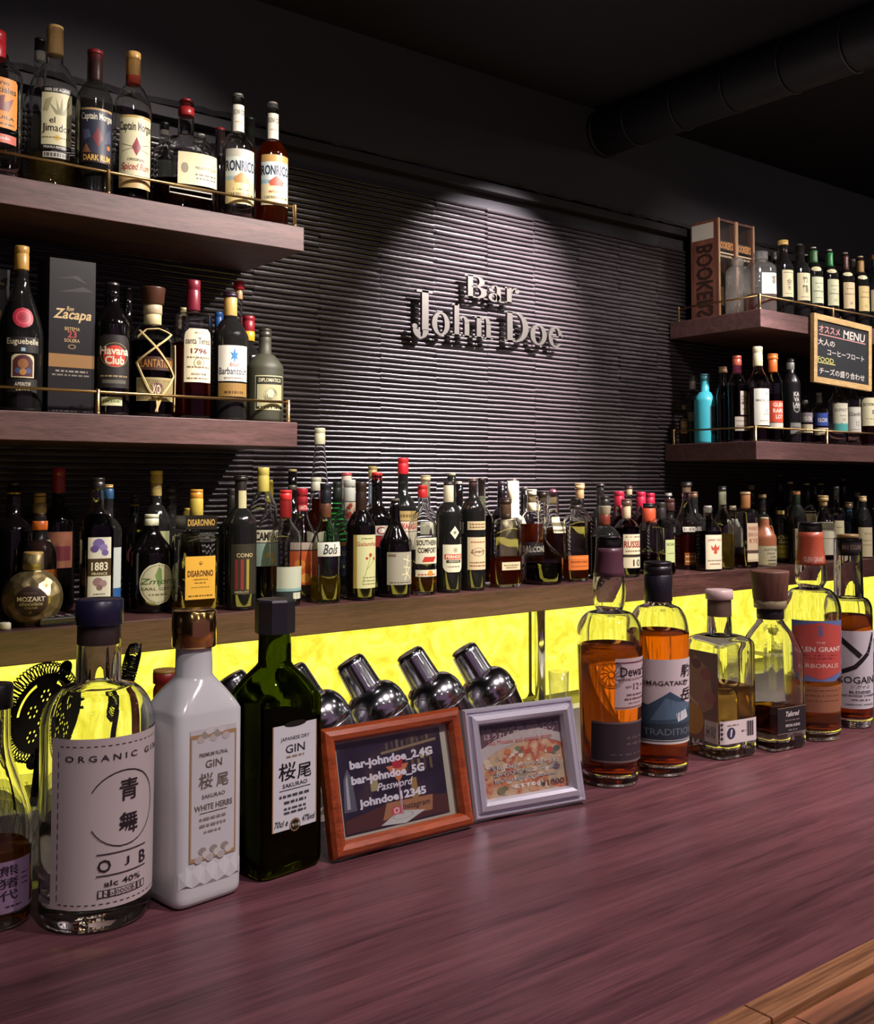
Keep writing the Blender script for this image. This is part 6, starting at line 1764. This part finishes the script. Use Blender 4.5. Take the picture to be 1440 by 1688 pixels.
# ------------------------------------------------------------------ picture frames on the counter
def picture_frame(label, BL, BR, topy, lean, prof, mat, backcol):
    a, c = on_z(BL[0], BL[1], 1.0), on_z(BR[0], BR[1], 1.0)
    e = c - a
    w = e.length
    o = empty('picture_frame', (a + c) / 2 + Vector((0, 0, .0014)), atan2(e.y, e.x), label, 'picture frame', 'frames on the bar counter')
    o.rotation_euler = (-radians(lean), 0, atan2(e.y, e.x))
    o.rotation_mode = 'XYZ'
    nrm = Vector((-e.y, e.x, 0)).normalized()
    # height so that the top left corner reaches picture row topy
    lo, hi = .05, .3
    for _ in range(40):
        h = (lo + hi) / 2
        p = a + nrm * (h * sin(radians(lean))) + Vector((0, 0, h * cos(radians(lean))))
        if proj(p)[1] > topy:
            lo = h
        else:
            hi = h
    cor = [(-w / 2, 0), (w / 2, 0), (w / 2, h), (-w / 2, h)]
    sg = [(1, 1), (-1, 1), (-1, -1), (1, -1)]
    for k in range(4):
        k2 = (k + 1) % 4
        vs, fs = [], []
        n = len(prof)
        for q in (k, k2):
            for (ins, dy) in prof:
                vs.append((cor[q][0] + sg[q][0] * ins, -dy, cor[q][1] + sg[q][1] * ins))
        for i in range(n):
            j = (i + 1) % n
            fs.append((i, i + n, j + n, j))
        fs += [tuple(range(n)), tuple(range(2 * n - 1, n - 1, -1))]
        mb = MB(); mb.add(vs, fs, mat)
        ob = mb.build('frame_side', o)
    ins = prof[-2][0]
    mb = MB(); mb.box(-w / 2 + .004, w / 2 - .004, -.0005, .003, .004, h - .004)
    mb.build('backing_board', o, paint(backcol, .6))
    # strut at the back
    mb = MB()
    zc = h * .62
    yb = zc * math.tan(radians(lean)) + .045
    foot_y, foot_z = .050 * cos(radians(lean)) , -0.0
    # point on the counter behind the frame, in the frame's own leaning axes
    L_ = .06
    fy, fz = L_ * cos(radians(lean)), L_ * sin(radians(lean))
    mb.add([(-.018, .003, zc), (.018, .003, zc), (.018, fy, fz + .001), (-.018, fy, fz + .001), (-.018, .006, zc), (.018, .006, zc), (.018, fy + .002, fz + .002), (-.018, fy + .002, fz + .002)],
           [(0, 1, 2, 3), (4, 7, 6, 5), (0, 4, 5, 1), (2, 6, 7, 3), (0, 3, 7, 4), (1, 5, 6, 2)], paint('#1c191b', .6))
    mb.build('strut', o)
    return o, w, h


PR_W = [(0, 0), (0, .008), (.003, .0125), (.0075, .0145), (.012, .0125), (.0145, .008), (.0145, .0)]
fo, w, h = picture_frame('reddish brown wooden picture frame holding the wifi notice', (542, 1421), (773, 1362), 1206, 13, PR_W, M_FRAMEWOOD, '#2a1c18')
iw, ih = w / 2 - .0145, h / 2 - .0145
mb = MB(); mb.box(-iw, iw, -.0015, -.0006, .0145, h - .0145); mat_ = mb.build('mount', fo, paint('#b3b09c', .6))
pw, ph = iw * .90, ih * .95
mb = MB()
mb.add([(-pw - .002, -.0019, h / 2 - ph), (pw - .002, -.0019, h / 2 - ph), (pw - .002, -.0019, h / 2 + ph), (-pw - .002, -.0019, h / 2 + ph)], [(0, 1, 2, 3)],
       photo_mat('dim_bar_photo', [(.38, '#14101c'), (.52, '#221c30'), (.62, '#3a2c30'), (.74, '#6a5030')], 26, 3))
photo = mb.build('photo_print', fo)
LT = '#e0e0ea'
pm = print_items([
    ('P', [(-.98, .02), (.98, .02), (.98, .22), (.2, .30), (-.98, .16)], '#4a2418'), ('P', [(-.3, .08), (.66, .08), (.7, .25), (-.2, .26)], '#a3724a'), ('P', [(-.2, .8), (.9, .86), (.9, .89), (-.2, .83)], '#8a7858'),
    *[('R', -.1 + .1 * i, .84 + .006 * i, -.05 + .1 * i, .92 + .01 * (i % 3), ['#5a5244', '#4a4030', '#6a6050'][i % 3]) for i in range(9)], *[('R', .0 + .12 * i, .55, .05 + .12 * i, .68, ['#6a5838', '#8a7a50', '#4a3a2c'][i % 3]) for i in range(7)],
    ('R', -.46, .42, -.32, .6, '#a39a6a'), ('R', .55, .68, .62, .78, '#b3a87a'), ('R', .66, .69, .73, .79, '#b3a87a'), ('R', .3, .25, .42, .48, '#9a7c44'),
    ('P', [(-.98, .25), (-.75, .25), (-.78, .6), (-.86, .72), (-.94, .6)], '#5a5c66'), ('P', [(-.92, .28), (-.86, .28), (-.86, .66), (-.9, .6)], '#a8acb4'),
    ('P', [(-.35, .03), (.12, .0), (.52, .10), (.02, .15)], '#c3c6c2'), ('O', .08, .09, .2, .02, '#8f9a98', .25), ('R', .06, .1, .10, .48, '#b3949a'), ('P', [(.08, .46), (.30, .66), (-.14, .66)], '#c97a4a'), ('P', [(.0, .62), (.16, .62), (.2, .72), (.08, .76), (-.02, .70)], '#b32430'),
    ('T', 'bar-johndoe_2.4G', .735, .125, .80, LT, 0, 0, .045), ('T', 'bar-johndoe_5G', .565, .125, .70, LT, -.1, 0, .045), ('T', 'Password', .452, .085, .35, LT, -.0, .35, .015), ('T', 'johndoe12345', .305, .12, .64, LT, -.06, 0, .045),
    ('R', -.12, .115, .06, .20, '#c94a5a'), ('R', -.085, .13, .025, .187, '#e8a8a0'), ('R', -.075, .135, .015, .182, '#c94a5a'), ('O', -.03, .158, .045, .016, '#e8d0cc'), ('T', 'Instagram', .175, .085, .27, '#2a1c1c', .36, .15, .0)], pw, ph, lambda x, y, q: (x - .002, -.0022 - q, y + h / 2), .00006)
pm.build('lettering', photo)
mb = MB(); mb.box(-iw, iw, -.0058, -.0048, .0145, h - .0145); mb.build('glass_pane', fo, GLASS['pane'])

_r = random.Random(3)
GRAT = [(_r.uniform(-.95, .95), _r.uniform(.04, .62), _r.uniform(.03, .09), _r.choice(['#b3533c', '#c9a27a', '#d3c3ab', '#c97a4f', '#d8cbb8', '#b98a5c'])) for _ in range(60)]
GRAT += [(.86, .55, .08, '#5c6458'), (.78, .5, .06, '#6a7262'), (-.1, .62, .07, '#77826a'), (-.05, .57, .05, '#66705a'), (.8, .3, .08, '#6a5a60'), (-.6, .08, .1, '#7f7c58'), (-.5, .11, .06, '#6c7050')]
PR_S = [(0, 0), (0, .007), (.002, .0095), (.004, .0095), (.0045, .0075), (.0065, .0075), (.008, .0125), (.013, .0135), (.0165, .010), (.0185, .005), (.0185, 0)]
fo, w, h = picture_frame('silver moulded picture frame holding the gratin menu, beside the brown frame', (776, 1356), (959, 1322), 1173, 13, PR_S, paint('#cfccd8', .36, .65), '#1c191b')
iw, ih = w / 2 - .0185, h / 2 - .0185
mb = MB()
mb.add([(-iw, -.0019, .0185), (iw, -.0019, .0185), (iw, -.0019, h - .0185), (-iw, -.0019, h - .0185)], [(0, 1, 2, 3)],
       photo_mat('gratin_photo', [(.32, '#8a8478'), (.45, '#c3ad8c'), (.52, '#c9a27a'), (.58, '#b3583c'), (.68, '#d3bc9a')], 38, 3))
photo = mb.build('photo_print', fo)
DK = '#33262a'
pm = print_items([('P', [(-1, .86), (1, .86), (1, 1), (-1, 1)], '#4f3a40'), ('P', [(-1, .66), (-.6, .78), (0, .86), (-1, .86)], '#5c464c'), ('P', [(.5, .86), (1, .76), (1, .86)], '#5c464c'), ('P', [(-1, .48), (-.6, .62), (0, .72), (.6, .72), (1, .62), (1, .76), (.5, .86), (0, .86), (-.6, .78), (-1, .66)], '#b9b3ae'),
    *[('D', gx, gy, gr, gc, .7) for gx, gy, gr, gc in GRAT],
    ('T', '【期間限定】サーモンと', .925, .10, .94, '#1c1418', 0, 0, .05), ('T', 'ほうれん草のグラタン', .83, .09, .86, '#d8c3bf', 0, 0, .0), ('T', 'Sea Mousse and spinach gratin', .73, .09, .78, '#c96a62', 0, 0, .0),
    ('T', '濃厚な、ホワイトソースとチーズを', .39, .07, .84, '#efe8e0', 0, 0, .07), ('T', '濃厚な、ホワイトソースとチーズを', .39, .07, .84, '#4a4440'), ('T', '重ねて焼きあげました。ワインに', .30, .07, .74, '#efe8e0', 0, 0, .07), ('T', '重ねて焼きあげました。ワインに', .30, .07, .74, '#4a4440'),
    ('T', 'layered to bake in white sauce', .21, .065, .74, '#efe8e0', 0, 0, .06), ('T', 'layered to bake in white sauce', .21, .065, .74, '#4a4440'), ('T', 'おすすめ', .11, .06, .26, '#efe8e0', -.02, 0, .05), ('T', '¥1800', .09, .085, .30, '#4a3c3a', .64)], iw, ih, lambda x, y, q: (x, -.0022 - q, y + h / 2), .00006)
pm.build('lettering', photo)
mb = MB(); mb.box(-iw, iw, -.0045, -.0037, .0185, h - .0185); mb.build('glass_pane', fo, GLASS['pane'])

# ------------------------------------------------------------------ cocktail shakers, leaning in a row on the ledge
def shaker(x, y, lab, tilt=34, sc=1.0):
    r0, R = .030 * sc, .0445 * sc
    o = empty('cocktail_shaker', (x, y, .955 + .030 * sin(radians(tilt)) * sc), 0, lab, 'shaker', 'cocktail shakers on the service ledge')
    o.rotation_euler = (0, -radians(tilt), radians(-35))
    mb = MB(); mb.lathe([(0, r0 * .93), (.003, r0), (.118 * sc, R * .96), (.120 * sc, R * .96)], 40, M_CHROME); mb.build('tin', o)
    pr = [(.120 * sc, R), (.128 * sc, R * 1.01), (.130 * sc, R), (.134 * sc, R * 1.0)]
    for i in range(10):
        a = radians(8 + 8.2 * i)
        pr.append((.134 * sc + .032 * sc * sin(a), R * (.46 + .54 * cos(a))))
    pr.append((.168 * sc, R * .5))
    mb = MB(); mb.lathe(pr, 40, M_CHROME); mb.build('strainer_top', o)
    rc = R * .545
    mb = MB(); mb.lathe([(.163 * sc, rc * 1.0), (.168 * sc, rc * 1.03), (.170 * sc, rc), (.208 * sc, rc * .93), (.213 * sc, rc * .88), (.2155 * sc, rc * .76), (.2165 * sc, rc * .5), (.2168 * sc, .0005)], 36, M_CHROME); mb.build('cap', o)
    return o


SHY = 1.07
for i, (px, py, lab) in enumerate([(787, 1070, 'polished steel cocktail shaker, the last of the row, beside the chrome post'), (697, 1077, 'polished steel cocktail shaker behind the gap between the two frames'),
                                   (598, 1090, 'polished steel cocktail shaker behind the brown picture frame'), (500, 1105, 'polished steel cocktail shaker half hidden by the dark green gin bottle'),
                                   (398, 1118, 'polished steel cocktail shaker almost hidden between the white and green gin bottles')]):
    T = on_y(px, py, SHY)
    ln = .2168 * 0.98
    tilt = 31
    sc = 1.0
    # slide along X so that the cap top lands where it is seen; the height sets the scale
    hgt = T.z - .955
    sc = hgt / (ln * cos(radians(tilt)) + .030 * sin(radians(tilt)) + .006)
    shaker(T.x + ln * sc * sin(radians(tilt)) * cos(radians(35)), SHY - ln * sc * sin(radians(tilt)) * sin(radians(35)) + .03, lab, tilt, sc)

# ------------------------------------------------------------------ strainers and mixing glass at the left
mg = empty('mixing_glass', (on_z(50, 1420, .955).x, 1.06, .955), 0, 'cut glass mixing glass holding strainers, behind the left gin bottle', 'glass')
P_ = on_y(48, 1300, 1.06)
mg.location.x = P_.x
mb = MB()
mb.lathe([(0, .040), (.003, .043), (.098, .045), (.098, .0425), (.008, .040), (.007, .001)], 40, GLASS['clear']); mb.build('glass_bowl', mg)
mb = MB()
for i in range(20):
    for sg_ in (1, -1):
        pts = []
        for j in range(9):
            a = 2 * pi * i / 20 + sg_ * j * .09
            pts.append((.0445 * sin(a), -.0445 * cos(a), .012 + .078 * j / 8))
        mb.tube(pts, .0012, 5, GLASS['clear'])
mb.build('cut_pattern', mg)


def strainer(px, py, Y, r, yaw, pitch, lab, ears=True, coil=True, sx=.8):
    P = on_y(px, py, Y)
    o = empty('bar_strainer', P, 0, lab, 'strainer', 'strainers standing in the mixing glass')
    o.rotation_euler = (radians(90 + pitch), 0, radians(yaw))
    out = [(r * cos(2 * pi * i / 40), r * sin(2 * pi * i / 40)) for i in range(40)]
    holes = []
    for (cx, cy) in ((0, .45), (-.36, .1), (.36, .1), (0, -.22), (-.3, -.52), (.3, -.52)):
        for q in range(6):
            a = 2 * pi * q / 6
            hx, hy = cx * r + .13 * r * cos(a), cy * r + .13 * r * sin(a)
            holes.append([(hx + .042 * r * cos(2 * pi * k / 8), hy + .042 * r * sin(2 * pi * k / 8)) for k in range(8)])
    for sgn in (1, -1):
        a0 = pi / 2 + sgn * .4
        arc = [(r * .86 * cos(a0 + sgn * t * 1.1), r * .86 * sin(a0 + sgn * t * 1.1)) for t in [i / 10 for i in range(11)]]
        arc2 = [(r * .76 * cos(a0 + sgn * t * 1.1), r * .76 * sin(a0 + sgn * t * 1.1)) for t in [i / 10 for i in range(11)]][::-1]
        holes.append(arc + arc2)
    v, f = curve_plate(out, holes, .0012)
    mb = MB(); mb.add(v, f, M_BLACKSTEEL); mb.build('perforated_plate', o)
    if coil:
        mb = MB()
        pts = []
        NT = 54
        for i in range(NT * 7):
            a = -.2 + (pi * 1.55) * i / (NT * 7)
            b_ = 2 * pi * i / 7
            rr = r * 1.06 + .0075 * cos(b_)
            pts.append((rr * cos(a), rr * sin(a), -.006 + .0075 * sin(b_)))
        mb.tube(pts, .0008, 4, M_BLACKSTEEL); mb.build('coil_spring', o)
    for a in (radians(62), radians(165), radians(262)):
        mb = MB()
        c = (r * 1.18 * cos(a), r * 1.18 * sin(a))
        w_ = r * .2
        lp = [(c[0] + w_ * cos(2 * pi * k / 14), c[1] + w_ * sin(2 * pi * k / 14)) for k in range(14)]
        v, f = curve_plate(lp, [], .0014)
        mb.add(v, f, M_BLACKSTEEL); mb.build('ear', o)
    mb = MB(); mb.tube([(0, -r * .9, .001), (0, -r * 1.9, .001), (0, -r * 2.3, .001)], .004, 8, M_BLACKSTEEL); mb.build('handle', o)
    return o


strainer(72, 1176, 1.08, .041, 26, 8, 'black steel spring strainer with flower shaped holes, behind the left gin bottle')
strainer(216, 1128, 1.10, .034, 68, 14, 'black steel spring strainer seen edge on, right of the gin bottle neck', coil=True)
# steel wire rack under the mixing glass
rk = empty('wire_rack', (-.20, 1.17, .955), 0, 'chrome wire rack on the service ledge behind the left gin bottle', 'rack')
for i in range(12):
    mb = MB(); mb.tube([(i * .024, 0, .004), (i * .024, .09, .004), (i * .024, .10, .016)], .0022, 6, M_CHROME); mb.build('wire', rk)
for y_ in (.0, .09):
    mb = MB(); mb.tube([(-.01, y_, .0022), (.275, y_, .0022)], .0022, 6, M_CHROME); mb.build('cross_wire', rk)

# ------------------------------------------------------------------ remote control and small plastic piece on the back counter
P_ = on_z(60, 1032, 1.0648); Q_ = on_z(140, 1027, 1.0648)
rm = empty('remote_control', (P_.x, 2.12, 1.0652), radians(3), 'black remote control lying flat in front of the foil wrapped ball', 'remote')
mb = MB(); mb.box(0, .17, 0, .042, 0, .016); mb.build('remote_shell', rm, paint('#161215', .35), bevel=.003)
for i in range(7):
    for j in range(2):
        mb = MB(); mb.box(.02 + i * .02, .032 + i * .02, .007 + j * .017, .016 + j * .017, .016, .0178); mb.build('button', rm, paint('#4a464a', .4), bevel=.0008)
P_ = on_z(2, 1036, 1.0648)
mb = MB(); mb.lathe([(0, .010), (.001, .0115), (.012, .0115), (.014, .0095), (.0142, .0005)], 20, paint('#c9c6b4', .4))
tag(mb.build('plastic_cap', None, loc=(P_.x, 2.125, 1.0650)), 'small white plastic cap on the back counter at the left edge of the photo', 'cap')
